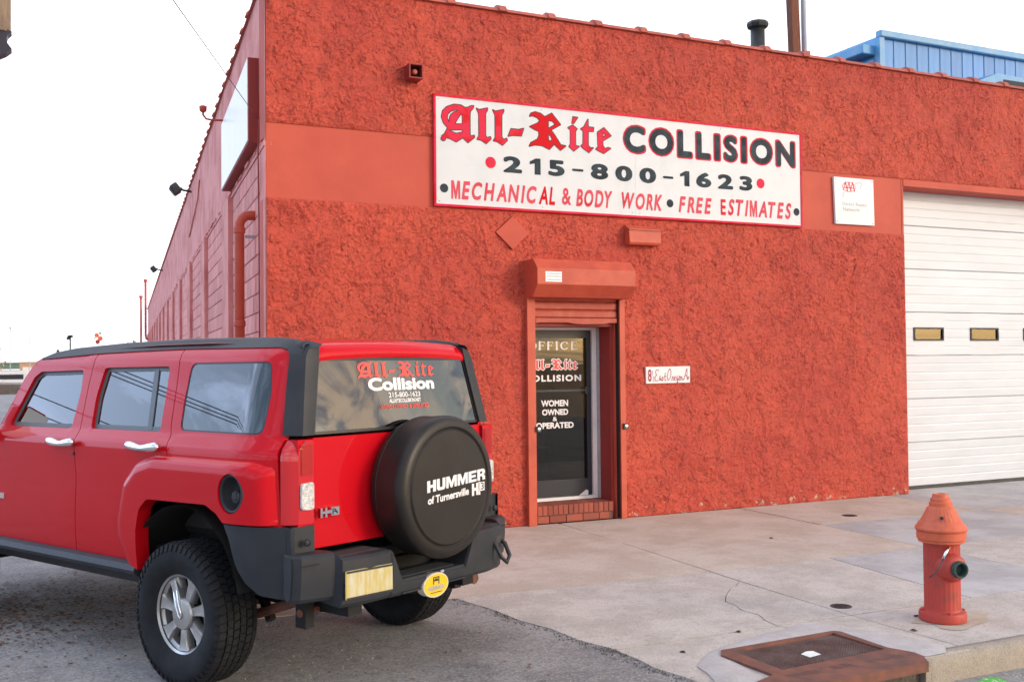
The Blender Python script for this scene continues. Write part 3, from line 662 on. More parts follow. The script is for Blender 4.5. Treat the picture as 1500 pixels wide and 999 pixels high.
# crumbled dark edge where asphalt meets the slabs
V = []; F = []
el = EDGE+EDGE2
for k in range(420):
    t = rng.uniform(0, len(el)-1.001); i = int(t); a = np.array(el[i]); b = np.array(el[i+1]); p = a+(b-a)*(t-i)+rng.normal(0, .035, 2)+(-.03, 0)
    s_ = rng.uniform(.003, .010); an = rng.uniform(0, 6.28); n = len(V)
    V += [(p[0]+s_*math.cos(an), p[1]+s_*math.sin(an), -.006), (p[0]+s_*math.cos(an+2), p[1]+s_*math.sin(an+2), -.006), (p[0]+s_*math.cos(an+4.2), p[1]+s_*math.sin(an+4.2), -.006), (p[0], p[1], s_*.3)]
    F += [(n, n+1, n+3), (n+1, n+2, n+3), (n+2, n, n+3)]
link('asphalt_crumbs', mesh('asphalt_crumbs', V, F), None, M['crumb'], kind='stuff', label='dark asphalt crumbs along the broken edge of the drive', cat='gravel')

# ---------------------------------------------------------------- the repair shop
shop = empty('auto_repair_shop', (0, 0, 0), label='low red stucco repair shop with white garage door and long block side wall', cat='building')
LW = Vector((.0851, .99637, 0)); LO = Vector((-.99637, .0851, 0))
def PL(s_, o_, z_): p = LW*s_+LO*o_; return (p.x, p.y, z_)
def relief(name, x0, x1, z0, z1, step, hole=None):
    xs = np.linspace(x0, x1, int((x1-x0)/step)); zs = np.linspace(z0, z1, int((z1-z0)/step)); Xg, Zg = np.meshgrid(xs, zs)
    wx = Xg+.10*fbm(Xg*3, Zg*3, 2); wz = Zg+.10*fbm(Xg*3+40, Zg*3, 2)
    p1_ = fbm(wx*3.2, wz*3.6, 4, .5)*3.6+Zg*3; f_ = 1-(p1_-np.floor(p1_)); f_ = np.where(f_ > .12, f_, f_) 
    p2_ = fbm(wx*6.5+9, wz*7.5, 3, .5)*2.4+Zg*5.5; f2 = 1-(p2_-np.floor(p2_))
    m1 = ss((fbm(Xg*2.1+5, Zg*2.1, 3)+.35)/.5); m2 = ss((fbm(Xg*3.1+15, Zg*3.1, 3)+.3)/.5)
    h = .015*f_*m1+.009*f2*m2+.002*fbm(Xg*18, Zg*18, 2)+.010*fbm(Xg*.9, Zg*.9, 2)
    h = h*(.6+.4*ss((Zg-.4)/2.6))
    e = np.minimum.reduce([(Xg-x0)/.03, (x1-Xg)/.03, (Zg-z0)/.02, (z1-Zg)/.02]); h = h*np.clip(e, 0, 1)+.012
    if hole:
        hx0, hx1, hz = hole
    ny_, nx_ = Xg.shape; ix = np.arange(nx_*ny_).reshape(ny_, nx_)
    Q_ = np.stack([ix[:-1, :-1], ix[:-1, 1:], ix[1:, 1:], ix[1:, :-1]], -1)
    if hole:
        k = (Xg[:-1, :-1] > hx0) & (Xg[1:, 1:] < hx1) & (Zg[1:, 1:] < hz); Q_ = Q_[~k]
    else: Q_ = Q_.reshape(-1, 4)
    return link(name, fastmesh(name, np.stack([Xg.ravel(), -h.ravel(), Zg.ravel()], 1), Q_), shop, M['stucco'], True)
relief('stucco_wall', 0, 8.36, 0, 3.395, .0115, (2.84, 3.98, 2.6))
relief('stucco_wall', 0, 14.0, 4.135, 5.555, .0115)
MB().box(.0, 8.36, -.004, .05, 3.385, 4.145).build('render_band', M['band'], shop)
MB().box(.0, 8.36, -.0, .3, 4.0, 5.555).box(0, 2.9, .002, .3, 0, 3.4).box(3.92, 8.36, .002, .3, 0, 3.4).box(2.9, 3.92, .002, .3, 2.2, 3.4).box(8.36, 14, .002, .3, 4.14, 5.555).box(12.6, 14, -.01, .5, 0, 4.1).build('wall_core', M['band'], shop)
MB().box(8.362, 12.6, -.012, .36, 4.045, 4.133).build('lintel', M['band'], shop)
MB().box(8.30, 8.372, .003, .45, .0, 4.044).build('garage_jamb', M['band'], shop)
MB().box(12.6, 12.7, -.012, .45, .0, 4.044).build('garage_jamb', M['band'], shop)
for z_ in (3.392, 4.138): MB().box(.0, 8.34, -.010, .0, z_-.004, z_+.004).build('band_edge_line', M['darkred'], shop)  # dark strips painting the shadow line along the band edges
MB().box(8.325, 8.336, -.008, .0, 3.40, 4.13).build('band_edge_line', M['darkred'], shop)
# coping along the roof line
def coping_mesh(L=.60, r_=.062):
    mb = MB(); pr_ = [(r_*math.cos(t), r_*math.sin(t)) for t in [math.pi*k/7 for k in range(8)]]
    body = [(p*1.6, q*.9) for p, q in pr_]; col = [(p*1.95, q*1.45) for p, q in pr_]
    mb.prism([(p, q) for p, q in body], 0, 0, L-.09); mb.prism(col, 0, L-.09, L-.004); mb.prism([(p*.9, q*.5) for p, q in col], 0, L-.004, L+.001)
    return mesh('coping_tile', mb.V, mb.F)
cm = coping_mesh(); cm.materials.append(M['coping'])
for k in range(24):
    o = link('coping_tile', cm, shop); o.location = (k*.597-.45+.05, .05, 5.555); autosmooth(o, 40) if k == 0 else None
for k in range(104):
    o = link('coping_tile', cm, shop); p = PL(.15+k*.597, -.06, 5.575); o.location = p; o.rotation_euler = (0, 0, math.atan2(LW.y, LW.x))
MB().add([(0.1, .1, 5.45), (14, .1, 5.45), (18, 62, 5.45), (5.5, 62, 5.45)], [(0, 1, 2, 3)]).build('flat_roof', M['roofing'], shop)
MB().box(13.95, 14.0, .3, 62, 0, 5.5).build('right_wall', M['band'], shop)
# left (side) wall
def lbox(mb, s0, s1, o0, o1, z0, z1):
    V = [PL(s_, o_, z_) for z_ in (z0, z1) for s_, o_ in ((s0, o1), (s0, o0), (s1, o0), (s1, o1))]
    mb.add(V, [(0, 1, 2, 3)[::-1], (4, 5, 6, 7), (0, 1, 5, 4), (1, 2, 6, 5), (2, 3, 7, 6), (3, 0, 4, 7)][:])
    return mb
LEN = 62
o = lbox(MB(), .04, LEN, -.3, -.014, 0, 5.57).build('side_wall', M['mortar'], shop)
# upper smooth strip, with faint dips
ns_, nz_ = 700, 26
s_a = np.linspace(0.002, LEN, ns_)**1; z_a = np.linspace(3.955, 5.575, nz_); Sg, Zg = np.meshgrid(s_a, z_a)
og = .004+.010*fbm(Sg*1.2, Zg*2.2, 3)*np.clip(Sg/.4, 0, 1); ixx = np.arange(ns_*nz_).reshape(nz_, ns_)
Qd = np.stack([ixx[:-1, :-1], ixx[1:, :-1], ixx[1:, 1:], ixx[:-1, 1:]], -1).reshape(-1, 4)
link('side_wall_top', fastmesh('side_wall_top', np.stack([LW.x*Sg.ravel()+LO.x*og.ravel(), LW.y*Sg.ravel()+LO.y*og.ravel(), Zg.ravel()], 1), Qd), shop, M['sidewall'], True)
lbox(MB(), .0, LEN, -.05, .022, 3.905, 3.95).build('ledge', M['sidewall'], shop)
# thin broken line above the ledge
mb = MB()
for k in range(60):
    s0 = .7+k*.62+random.uniform(-.1, .1); lbox(mb, s0, s0+random.uniform(.2, .5), 0, random.uniform(.026, .045), 3.95, 3.965+random.uniform(0, .02))
mb.build('ledge_crust', M['sidewall'], shop, kind='stuff')
pil = [(0, .42)]+[(3.3+4.35*k, 3.3+4.35*k+.95) for k in range(14)]
for a, b in pil: lbox(MB(), a+.001, b, -.05, .07 if a else .012, 0, 3.904).build('pilaster', M['sidewall'], shop)
bm_ = {}
def block_me(wd):
    wd = round(wd, 3)
    if wd not in bm_:
        mb = MB().box(.004, wd-.004, -.022, .0, .004, .196, .006)
        me = mesh('block', mb.V, mb.F); me.materials.append(M['block']); bm_[wd] = me
    return bm_[wd]
cnt = 0; rest = MB(); rr = random.Random(5)
rot = math.atan2(LW.y, LW.x)+math.pi
for bi in range(len(pil)-1):
    a = pil[bi][1]; b = pil[bi+1][0]
    for row in range(19, -1, -1):
        z0 = row*.2-.0+.1 if row < 19 else 3.8
        z0 = .105+row*.2
        if z0+.2 > 3.91: continue
        s0 = a; first = True
        while s0 < b-.02:
            wd = min(.4 if not (first and row % 2) else .2, b-s0); first = False
            if z0 > 1.85 and cnt < 285 and bi < 3:
                o = link('block', block_me(wd), shop); o.location = PL(s0+wd, -.012+rr.uniform(-.002, .003), z0); o.rotation_euler = (0, 0, rot); cnt += 1
            else: lbox(rest, s0+.004, s0+wd-.004, -.03, .009+rr.uniform(-.002, .003), z0+.004, z0+.196)
            s0 += wd
rest.build('distant_blocks', M['block'], shop, kind='stuff')
# office entrance
def rect(x0, z0, x1, z1): return [(x0, z0), (x1, z0), (x1, z1), (x0, z1)]
YD = .33
MB().box(2.86, 2.915, .0, YD+.05, 0, 2.3).build('door_reveal', M['redpaint'], shop)
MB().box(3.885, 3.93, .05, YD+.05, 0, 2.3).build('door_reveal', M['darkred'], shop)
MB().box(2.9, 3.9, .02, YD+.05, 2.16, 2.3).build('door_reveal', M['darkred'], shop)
office = empty('office_door', (3.4, YD, .2), label='black framed glass office door lettered in white and red', parent=shop)
def OD(mb): return mb.xf(Matrix.Translation((-3.4, -YD, -.2)))
def ring(mb, x0, z0, x1, z1, w_, y0, y1, bw=None, tw=None):
    bw = bw or w_; tw = tw or w_
    mb.box(x0, x0+w_, y0, y1, z0, z1); mb.box(x1-w_, x1, y0, y1, z0, z1); mb.box(x0+w_, x1-w_, y0, y1, z0, z0+bw); mb.box(x0+w_, x1-w_, y0, y1, z1-tw, z1); return mb
OD(ring(MB(), 2.918, .20, 3.85, 2.165, .055, YD-.03, YD+.05, .035, .035)).build('outer_frame', M['white'], office)
OD(MB().box(3.852, 3.884, YD-.045, YD+.03, .2, 2.16)).build('frame_trim', M['grey'], office)
OD(ring(MB(), 2.975, .237, 3.793, 2.128, .055, YD+.0, YD+.045, .19, .09)).build('door_leaf', M['doorblue'], office)
OD(MB().box(3.03, 3.74, YD+.02, YD+.026, .42, 2.04)).build('glass_pane', M['doorglass'], office)
OD(MB().box(3.03, 3.738, YD-.025, YD-.005, 1.43, 1.452).box(3.70, 3.735, YD-.03, YD+.0, 1.40, 1.48)).build('push_bar', M['doorblue'], office)
OD(MB().prism([(3.62, .24), (3.735, .24), (3.735, .29), (3.71, .30)], 1, YD-.012, YD+.0)).build('chipped_corner', M['white'], office)
dm = lambda u, v: (u-3.4, np.full_like(u, YD+.017-YD), v-.2)
def serif(word, box, mat, parent, mapf):
    """roman capitals with slab serifs drawn from strokes"""
    gl = {'F': [((.15, 0), (.15, 1), .09), ((.15, .97), (.62, .97), .035), ((.15, .52), (.5, .52), .035), ((.6, .97), (.6, .8), .03), ((.02, .02), (.3, .02), .025), ((.48, .42), (.48, .62), .02)],
          'I': [((.15, 0), (.15, 1), .09), ((.0, .98), (.3, .98), .025), ((.0, .02), (.3, .02), .025)],
          'E': [((.15, 0), (.15, 1), .09), ((.1, .97), (.64, .97), .035), ((.15, .52), (.5, .52), .035), ((.62, .97), (.62, .8), .03), ((.1, .03), (.66, .03), .035), ((.65, .03), (.66, .22), .03), ((.02, .02), (.2, .02), .02)],
          'C': None, 'O': None}
    polys = []; x = 0
    for ch in word:
        if ch in 'CO':
            a0, a1 = (0, 2*math.pi) if ch == 'O' else (R(42), R(318)); n = 20
            for k in range(n):
                t0 = a0+(a1-a0)*k/n; t1 = a0+(a1-a0)*(k+1)/n; w_ = .03+.06*abs(math.cos((t0+t1)/2))
                polys.append(capsule((x+.42+.34*math.cos(t0), .5+.47*math.sin(t0)), (x+.42+.34*math.cos(t1), .5+.47*math.sin(t1)), w_))
            if ch == 'C': polys += [capsule((x+.7, .98), (x+.7, .78), .03)]
            x += 1.0
        else:
            for a, b, w_ in gl[ch]: polys.append(capsule((x+a[0], a[1]), (x+b[0], b[1]), w_))
            x += .5 if ch == 'I' else .82
    P, T = union2d(polys); lo = P.min(0); hi = P.max(0); q = (P-lo)/(hi-lo)
    X_ = np.stack(mapf(box[0]+q[:, 0]*(box[2]-box[0]), box[1]+q[:, 1]*(box[3]-box[1])), 1)
    return link('lettering', mesh('lettering', X_, [t for t in T]), parent, mat)
GLYPH = {'A': [[(1.815, 4.108), (1.826, 4.144), (1.853, 4.164), (1.891, 4.235), (1.844, 4.283), (1.822, 4.344), (1.835, 4.408), (1.883, 4.456), (1.964, 4.489), (2.045, 4.488), (2.092, 4.467), (2.126, 4.473), (2.161, 4.492), (2.191, 4.495), (2.181, 4.468), (2.15, 4.431), (2.146, 4.386), (2.144, 4.19), (2.157, 4.166), (2.192, 4.181), (2.197, 4.16), (2.12, 4.097), (2.062, 4.145), (1.987, 4.095), (1.913, 4.124), (1.869, 4.132), (1.859, 4.103), (1.837, 4.095)], [(1.908, 4.289), (1.884, 4.337), (1.893, 4.382), (1.929, 4.416), (1.99, 4.437), (2.017, 4.427), (1.963, 4.405), (1.926, 4.372), (1.915, 4.34)], [(2.041, 4.395), (2.061, 4.381), (2.06, 4.287), (1.968, 4.282), (2.003, 4.341)], [(1.905, 4.216), (1.907, 4.206), (1.988, 4.183), (2.062, 4.202), (2.06, 4.229)]], 'l': [[(2.222, 4.472), (2.256, 4.46), (2.322, 4.479), (2.351, 4.486), (2.349, 4.463), (2.327, 4.429), (2.324, 4.192), (2.346, 4.165), (2.382, 4.181), (2.389, 4.16), (2.332, 4.104), (2.271, 4.137), (2.227, 4.142), (2.249, 4.18), (2.249, 4.415), (2.238, 4.439)]], '-': [[(2.593, 4.206), (2.628, 4.289), (2.718, 4.287), (2.778, 4.305), (2.75, 4.222), (2.646, 4.22)]], 'R': [[(2.853, 4.446), (2.868, 4.479), (2.922, 4.5), (2.99, 4.488), (3.04, 4.456), (3.126, 4.504), (3.233, 4.388), (3.114, 4.319), (3.167, 4.257), (3.233, 4.164), (3.295, 4.156), (3.229, 4.104), (3.166, 4.152), (3.141, 4.187), (3.144, 4.157), (3.092, 4.103), (2.997, 4.138), (2.913, 4.138), (2.845, 4.117), (2.864, 4.156), (2.947, 4.202), (2.966, 4.247), (2.963, 4.292), (2.924, 4.302), (2.854, 4.332), (2.953, 4.38), (2.979, 4.409), (2.943, 4.441), (2.885, 4.455)], [(3.081, 4.421), (3.132, 4.419), (3.169, 4.383), (3.08, 4.329)], [(3.075, 4.276), (3.108, 4.252), (3.133, 4.208), (3.086, 4.191)]], 'i': [[(3.325, 4.361), (3.388, 4.396), (3.442, 4.36), (3.422, 4.332), (3.42, 4.172), (3.465, 4.163), (3.396, 4.108), (3.337, 4.153), (3.355, 4.18), (3.357, 4.34)]], "'": [[(3.391, 4.489), (3.451, 4.488), (3.4, 4.417), (3.378, 4.415)]], 't': [[(3.583, 4.48), (3.585, 4.393), (3.655, 4.392), (3.65, 4.349), (3.584, 4.346), (3.582, 4.186), (3.609, 4.161), (3.647, 4.164), (3.59, 4.106), (3.517, 4.147), (3.488, 4.171), (3.515, 4.193), (3.52, 4.341), (3.487, 4.362), (3.528, 4.388)]], 'e': [[(3.789, 4.402), (3.881, 4.318), (3.771, 4.252), (3.771, 4.201), (3.801, 4.165), (3.84, 4.182), (3.874, 4.175), (3.78, 4.111), (3.678, 4.15), (3.709, 4.176), (3.703, 4.343)], [(3.773, 4.352), (3.814, 4.319), (3.772, 4.288)]], 'l2': [[(2.412, 4.474), (2.447, 4.462), (2.513, 4.481), (2.543, 4.488), (2.541, 4.464), (2.518, 4.43), (2.515, 4.192), (2.538, 4.164), (2.574, 4.18), (2.581, 4.159), (2.523, 4.103), (2.461, 4.136), (2.417, 4.141), (2.44, 4.179), (2.439, 4.416), (2.428, 4.441)]]}
GLT = None
def black_letters(box, mapf, fill, line, parent, lw=.012, only=None, lift=None):
    """the sign painter's Old English word: filled shapes over a wider dark silhouette"""
    seq = ['A', 'l', 'l2', '-', 'R', 'i', "'", 't', 'e']
    U0, V0, U1, V1 = 1.815, 4.095, 3.881, 4.504
    def tr(L): return [(box[0]+(a-U0)/(U1-U0)*(box[2]-box[0]), box[1]+(b-V0)/(V1-V0)*(box[3]-box[1])) for a, b in L]
    for k in seq:
        loops = [tr(L) for L in GLYPH[k]]
        f_ = fill[k] if isinstance(fill, dict) else fill
        if line:
            polys = []
            for L in loops:
                for i in range(len(L)): polys.append(capsule(L[i], L[(i+1) % len(L)], lw, 6))
            P, T = union2d(polys)
            X_ = np.stack(mapf(P[:, 0], P[:, 1]), 1)
            up = np.array(lift)
            link('letter_outline', mesh('letter_outline', X_+up*1.0, T), parent, line)
        plate('letter', loops, mapf, f_, parent, 0)
# main sign
sign = empty('shop_sign', (4.18, -.03, 3.99), label='long white shop sign with red Old English lettering and a phone number', cat='sign')
def SM(y): return lambda u, v: (u-4.18, np.full_like(u, y+.03), v-3.99)
SX0, SX1, SZ0, SZ1, SMID = 1.745, 6.615, 3.418, 4.572, 4.198
for a, b in ((SX0, SMID-.001), (SMID+.001, SX1)):
    mb = MB().box(a-4.18, b-4.18, -.012, .028, SZ0-3.99, SZ1-3.99); mb.build('sign_board', M['signwhite'], sign)
mb = ring(MB(), SX0-.012-4.18, SZ0-.012-3.99, SX1+.012-4.18, SZ1+.012-3.99, .024, -.02, .03)
mb.build('sign_border', M['signred'], sign)
fills = {k: M['signred'] for k in GLYPH}; fills['R'] = M['signdred']
black_letters((1.815, 4.095, 3.881, 4.504), SM(-.0440), fills, M['signblack'], sign, .0085, lift=(0, .0006, 0))
def word_run(s_, x0, x1, z0, z1, bold, fill, outline=None, ob=.03, sp=.12, weights=None, shear=0, lw=0):
    """letters placed one by one across x0..x1"""
    W_ = []
    for ch in s_:
        if ch == ' ': W_.append(.55); continue
        V, F = text_tris(ch, bold, shear); W_.append((np.ptp(V[:, 0])) if ch not in '1-' else np.ptp(V[:, 0])*1.0)
    tot = sum(W_)+sp*(len(s_)-1); k = (x1-x0)/tot; x = x0
    for ch, w_ in zip(s_, W_):
        if ch != ' ':
            zz0, zz1 = (z0, z1) if ch != '-' else (z0+(z1-z0)*.40, z0+(z1-z0)*.56)
            if outline:
                text('letter_outline', ch, (x-ob, zz0-ob, x+w_*k+ob, zz1+ob), SM(-.0430), outline, sign, bold+.01)
            mt = fill(ch, x) if callable(fill) else fill
            text('letter', ch, (x, zz0, x+w_*k, zz1), SM(-.0440), mt, sign, bold, shear)
        x += (w_+sp)*k
word_run('COLLISION', 4.05, 6.52, 4.15, 4.46, .05, M['signblack'], M['signred'], .017, sp=.16)
word_run('215-800-1623', 2.53, 5.86, 3.812, 3.99, .05, M['signblack'], None, sp=.22)
pk = lambda ch, x: M['signpink']
word_run('MECHANIC', 1.925, 2.93, 3.49, 3.685, .035, M['signpink'], sp=.10, shear=.22)
word_run('AL', 2.955, 3.155, 3.49, 3.69, .03, M['signdred'], sp=.10, shear=.22)
word_run('&', 3.24, 3.355, 3.50, 3.69, .022, M['signpink'])
word_run('BODY', 3.42, 3.885, 3.495, 3.69, .035, M['signpink'], sp=.10, shear=.22)
word_run('WORK', 4.01, 4.555, 3.50, 3.69, .035, M['signpink'], sp=.10, shear=.22)
word_run('FREE', 4.785, 5.255, 3.50, 3.69, .035, M['signpink'], sp=.10, shear=.22)
word_run('E', 5.385, 5.46, 3.50, 3.69, .03, M['signred'])
word_run('STIMATES', 5.49, 6.455, 3.50, 3.70, .035, M['signpink'], sp=.10, shear=.22)
def dot(x, z, r_, mat):
    L = [(x+r_*math.cos(a), z+r_*math.sin(a)) for a in np.linspace(0, 2*math.pi, 25)[:-1]]
    plate('painted_dot', [L], SM(-.0435), mat, sign, 0)
dot(2.382, 3.905, .062, M['signred']); dot(5.985, 3.915, .060, M['signred'])
for x in (1.845, 4.665, 6.535): dot(x, 3.597, .047, M['signblack'])
for x in (1.79, 3.0, 4.15, 4.25, 5.4, 6.57):
    for z in (3.46, 4.53): MB().lathe([(.008, 0), (.007, .004), (0, .005)], 8, (x-4.18, -.013, z-3.99), 'y').xf(Matrix.Identity(4)).build('screw_head', M['grey'], sign)
# motoring club sign
aaa = empty('club_sign', (7.49, -.03, 3.785), label='small square white sign with red oval emblem beside the garage door', cat='sign')
AM = lambda y: (lambda u, v: (u-7.49, np.full_like(u, y), v-3.785))
q = [(7.150, 4.080), (7.170, 3.485), (7.818, 3.488), (7.808, 4.080)]
plate('sign_board', [q], AM(-.010), M['signback'], aaa, .03, (0, 1, 0))
polys = []
def arc(cx_, cz_, rx, rz, a0, a1, w_, n=16):
    for k in range(n):
        t0 = R(a0+(a1-a0)*k/n); t1 = R(a0+(a1-a0)*(k+1)/n)
        polys.append(capsule((cx_+rx*math.cos(t0), cz_+rz*math.sin(t0)), (cx_+rx*math.cos(t1), cz_+rz*math.sin(t1)), w_))
arc(7.395, 3.963, .108, .060, 0, 360, .004, 30)
for x in (7.335, 7.395, 7.455):
    polys.append(capsule((x-.035, 3.918), (x, 4.022), .006)); polys.append(capsule((x, 4.022), (x+.035, 3.912), .009)); polys.append(capsule((x-.02, 3.95), (x+.02, 3.95), .005))
P, T = union2d(polys); plate('emblem', None, AM(-.0112), M['signpink'], aaa, 0, pre=(P, T)) if all(len(t) == 3 for t in T) else link('emblem', mesh('emblem', np.stack(AM(-.0112)(P[:, 0], P[:, 1]), 1), T), aaa, M['signpink'])
polys = []
for a, b in (((7.50, 4.005), (7.55, 4.025)), ((7.55, 4.025), (7.60, 4.027)), ((7.60, 4.027), (7.607, 4.0)), ((7.607, 4.0), (7.585, 3.965)), ((7.315, 3.90), (7.292, 3.865)), ((7.292, 3.865), (7.29, 3.84)), ((7.29, 3.84), (7.31, 3.835))): polys.append(capsule(a, b, .005))
P, T = union2d(polys); link('swoosh', mesh('swoosh', np.stack(AM(-.0118)(P[:, 0], P[:, 1]), 1), T), aaa, M['grey'])
text('lettering', 'Direct Repair', (7.285, 3.712, 7.70, 3.765), AM(-.0112), M['greyprint'], aaa, 0)
text('lettering', 'Network', (7.29, 3.652, 7.57, 3.700), AM(-.0112), M['greyprint'], aaa, 0)
for x, z in ((7.175, 4.05), (7.785, 4.055), (7.195, 3.515), (7.79, 3.512)): MB().lathe([(.009, 0), (.008, -.004), (0, -.005)], 8, (x-7.49, -.011, z-3.785), 'y').build('screw_head', M['grey'], aaa)
# address plaque
ad_ = empty('address_plaque', (4.615, -.03, 1.605), label='white address plaque with dark red script reading 8 1/2 East Oregon Av', cat='sign')
DMp = lambda y: (lambda u, v: (u-4.615, np.full_like(u, y), v-1.605))
plate('plaque_board', [[(4.313, 1.508), (4.915, 1.512), (4.918, 1.703), (4.310, 1.700)]], DMp(-.006), M['signback'], ad_, .03, (0, 1, 0))
text('lettering', '8', (4.335, 1.53, 4.385, 1.672), DMp(-.0072), M['signscript'], ad_, .03)
CUR = {'1': ([(.5, 0), (.5, 1), (.2, .8)],), '2': ([(0, .8), (.5, 1), (.9, .7), (0, 0), (1, 0)],),
 'E': ([(1, .9), (.6, 1), (.2, .9), (.15, .65), (.6, .54), (.15, .45), (0, .2), (.3, 0), (.9, .08)],), 'a': ([(.8, .48), (.35, .5), (.1, .2), (.4, 0), (.8, .42), (.82, .05), (1.1, .06)],),
 's': ([(.0, .05), (.5, .5), (.8, .2), (.5, 0), (.1, .08)],), 't': ([(.5, .95), (.4, .1), (.6, 0), (1, .1)], [(.0, .52), (.95, .52)]),
 'O': ([(.75, .9), (.55, 1), (.2, .7), (.02, .3), (.3, 0), (.75, .2), (.95, .65), (.8, .95), (.5, .9)],), 'r': ([(0, 0), (.3, .5), (.35, .4), (.8, .46), (.75, .08), (1.05, .02)],),
 'e': ([(.1, .2), (.75, .35), (.5, .5), (.1, .3), (.35, 0), (1, .1)],), 'g': ([(.8, .5), (.3, .5), (.1, .2), (.5, .05), (.8, .4), (.8, -.3), (.4, -.42), (.3, -.2), (1, .08)],),
 'o': ([(.5, .5), (.1, .3), (.3, 0), (.75, .1), (.75, .42), (.5, .5), (1, .42)],), 'n': ([(.1, 0), (.15, .5), (.25, .3), (.6, .48), (.7, .05), (1.05, .05)],),
 'A': ([(-.35, .15), (-.15, 0), (.2, .45), (.55, 1), (.65, .9), (.62, .02), (.95, .08)], [(.1, .38), (.7, .4)]), 'v': ([(0, .45), (.3, 0), (.7, .5), (1, .42)],)}
polys = []
def cur(ch, x, z, w_, h_, lw=.0042):
    for st in CUR[ch]:
        q = [(x+(a+.12*b)*w_, z+b*h_) for a, b in st]
        q2 = [q[0]]
        for i in range(1, len(q)-1):
            for t in (.25, .5, .75): q2.append(tuple((1-t)**2*(q[i-1][k]+q[i][k])/2+2*t*(1-t)*q[i][k]+t*t*(q[i][k]+q[i+1][k])/2 for k in (0, 1)))
        q2.append(q[-1])
        for a, b in zip(q2, q2[1:]): polys.append(capsule(a, b, lw, 6))
cur('1', 4.390, 1.60, .015, .06, .003); cur('2', 4.400, 1.533, .020, .055, .003)
cur('E', 4.425, 1.533, .055, .135)
for ch, x in zip('ast', (4.485, 4.520, 4.552)): cur(ch, x, 1.535, .030, .115 if ch != 't' else .10)
cur('O', 4.592, 1.535, .060, .145)
for k, ch in enumerate('regon'): cur(ch, 4.660+k*.031, 1.537, .028, .105)
cur('A', 4.835, 1.537, .055, .145); cur('v', 4.880, 1.537, .024, .10)
P, T = union2d(polys); link('script_lettering', mesh('script_lettering', np.stack(DMp(-.0072)(P[:, 0], P[:, 1]), 1), T), ad_, M['signscript'])
# door lettering
serif('OFFICE', (2.99, 1.90, 3.63, 2.005), M['decalwhite'], office, dm)
black_letters((2.955, 1.675, 3.63, 1.80), dm, M['decalred'], M['decalwhite'], office, .009, lift=(0, .0012, 0))
text('lettering', 'COLLISION', (2.94, 1.545, 3.675, 1.62), dm, M['decalwhite'], office, .045, 0, 1.25)
text('lettering', 'WOMEN', (3.155, 1.262, 3.50, 1.335), dm, M['decalwhite'], office, .04)
text('lettering', 'OWNED', (3.165, 1.163, 3.50, 1.232), dm, M['decalwhite'], office, .04)
text('lettering', '&', (3.30, 1.095, 3.355, 1.145), dm, M['decalwhite'], office, .02)
text('lettering', 'OPERATED', (3.085, 1.012, 3.57, 1.082), dm, M['decalwhite'], office, .04)
# room behind the glass
MB().box(2.2, 2.25, YD+.1, 3.4, 0, 2.6).box(2.2, 4.9, 3.35, 3.4, 0, 2.6).box(4.85, 4.9, YD+.1, 3.4, 0, 2.6).build('office_wall', M['officelit'], shop)
MB().box(2.2, 4.9, YD+.06, 3.4, .14, .19).build('office_floor', M['officelit'], shop)
MB().box(2.2, 4.9, YD+.06, 3.4, 2.6, 2.65).build('office_ceiling', M['officedark'], shop)
MB().box(3.75, 4.5, 1.5, 1.9, .19, 1.05, .03).box(3.5, 3.72, 1.2, 1.45, .19, .75, .04).build('office_counter', M['officedark'], shop)
MB().box(3.0, 3.6, 1.2, 2.4, 2.56, 2.59).build('added_light_panel', M['panelglow'], shop)  # unseen glowing panel, added to brighten the room behind the door glass
# brick step
step = empty('brick_step', (3.4, .1, 0), parent=shop)
MB().box(-.485, .478, -.085, .28, 0, .180).build('mortar_bed', M['brickmortar'], step)
sb = MB().box(.002, .062, -.205, 0, 0, .105, .005); sm_ = mesh('brick', sb.V, sb.F); sm_.materials.append(M['brick'])
for k in range(15):
    o = link('brick', sm_, step); o.location = (-.48+k*.0640, .105+random.uniform(-.003, .003), .088+random.uniform(-.002, .002))
sb = MB().box(.002, .062, -.19, 0, 0, .02, .004); sm3 = mesh('brick', sb.V, sb.F); sm3.materials.append(M['brick'])
for k in range(15):
    o = link('brick', sm3, step); o.location = (-.48+k*.0640, .30, .172)
st2 = MB().box(.003, .205, -.2, 0, 0, .076, .005); sm2 = mesh('brick', st2.V, st2.F); sm2.materials.append(M['brick'])
for k in range(5):
    o = link('brick', sm2, step); o.location = (-.54+k*.209 if k else -.48, .102, .004)
    if k == 0: o.scale = (.70, 1, 1)
    if k == 4: o.scale = (.62, 1, 1)
# shutter
sh = empty('roller_shutter', (3.4, 0, 2.47), parent=shop)
hood = [(0, .40), (-.24, .40), (-.34, .295), (-.34, .125), (-.22, -.005), (0.0, -.005)]
mb = MB().prism(hood, 0, 2.78-3.4, 3.995-3.4); autosmooth(mb.build('shutter_box', M['redpaint'], sh), 20)
MB().box(2.875-3.4, 3.070-3.4, -.3425, -.340, .150, .260).build('sticker', M['decalwhite'], sh, label='small white sticker with faded grey print')
pr_ = MB()
for j, z in enumerate((.237, .208, .172)):
    x = -.505
    while x < -.345: w_ = random.uniform(.006, .016); pr_.box(x, x+w_, -.3430, -.3426, z-.006, z+.006); x += w_+.003
pr_.build('faded_print', M['grey'], sh)
rail_l = [(2.785, -.075), (2.880, -.075), (2.880, -.052), (2.890, -.052), (2.890, .02), (2.785, .02)]
MB().prism([(a-3.4, b) for a, b in rail_l], 2, -2.47, -.004).build('guide_rail', M['redpaint'], sh)
MB().prism([(a-3.4, b) for a, b in [(3.945, -.075), (4.012, -.075), (4.012, .0), (3.945, .0)]], 2, -2.47, -.004).build('guide_rail', M['redpaint'], sh)
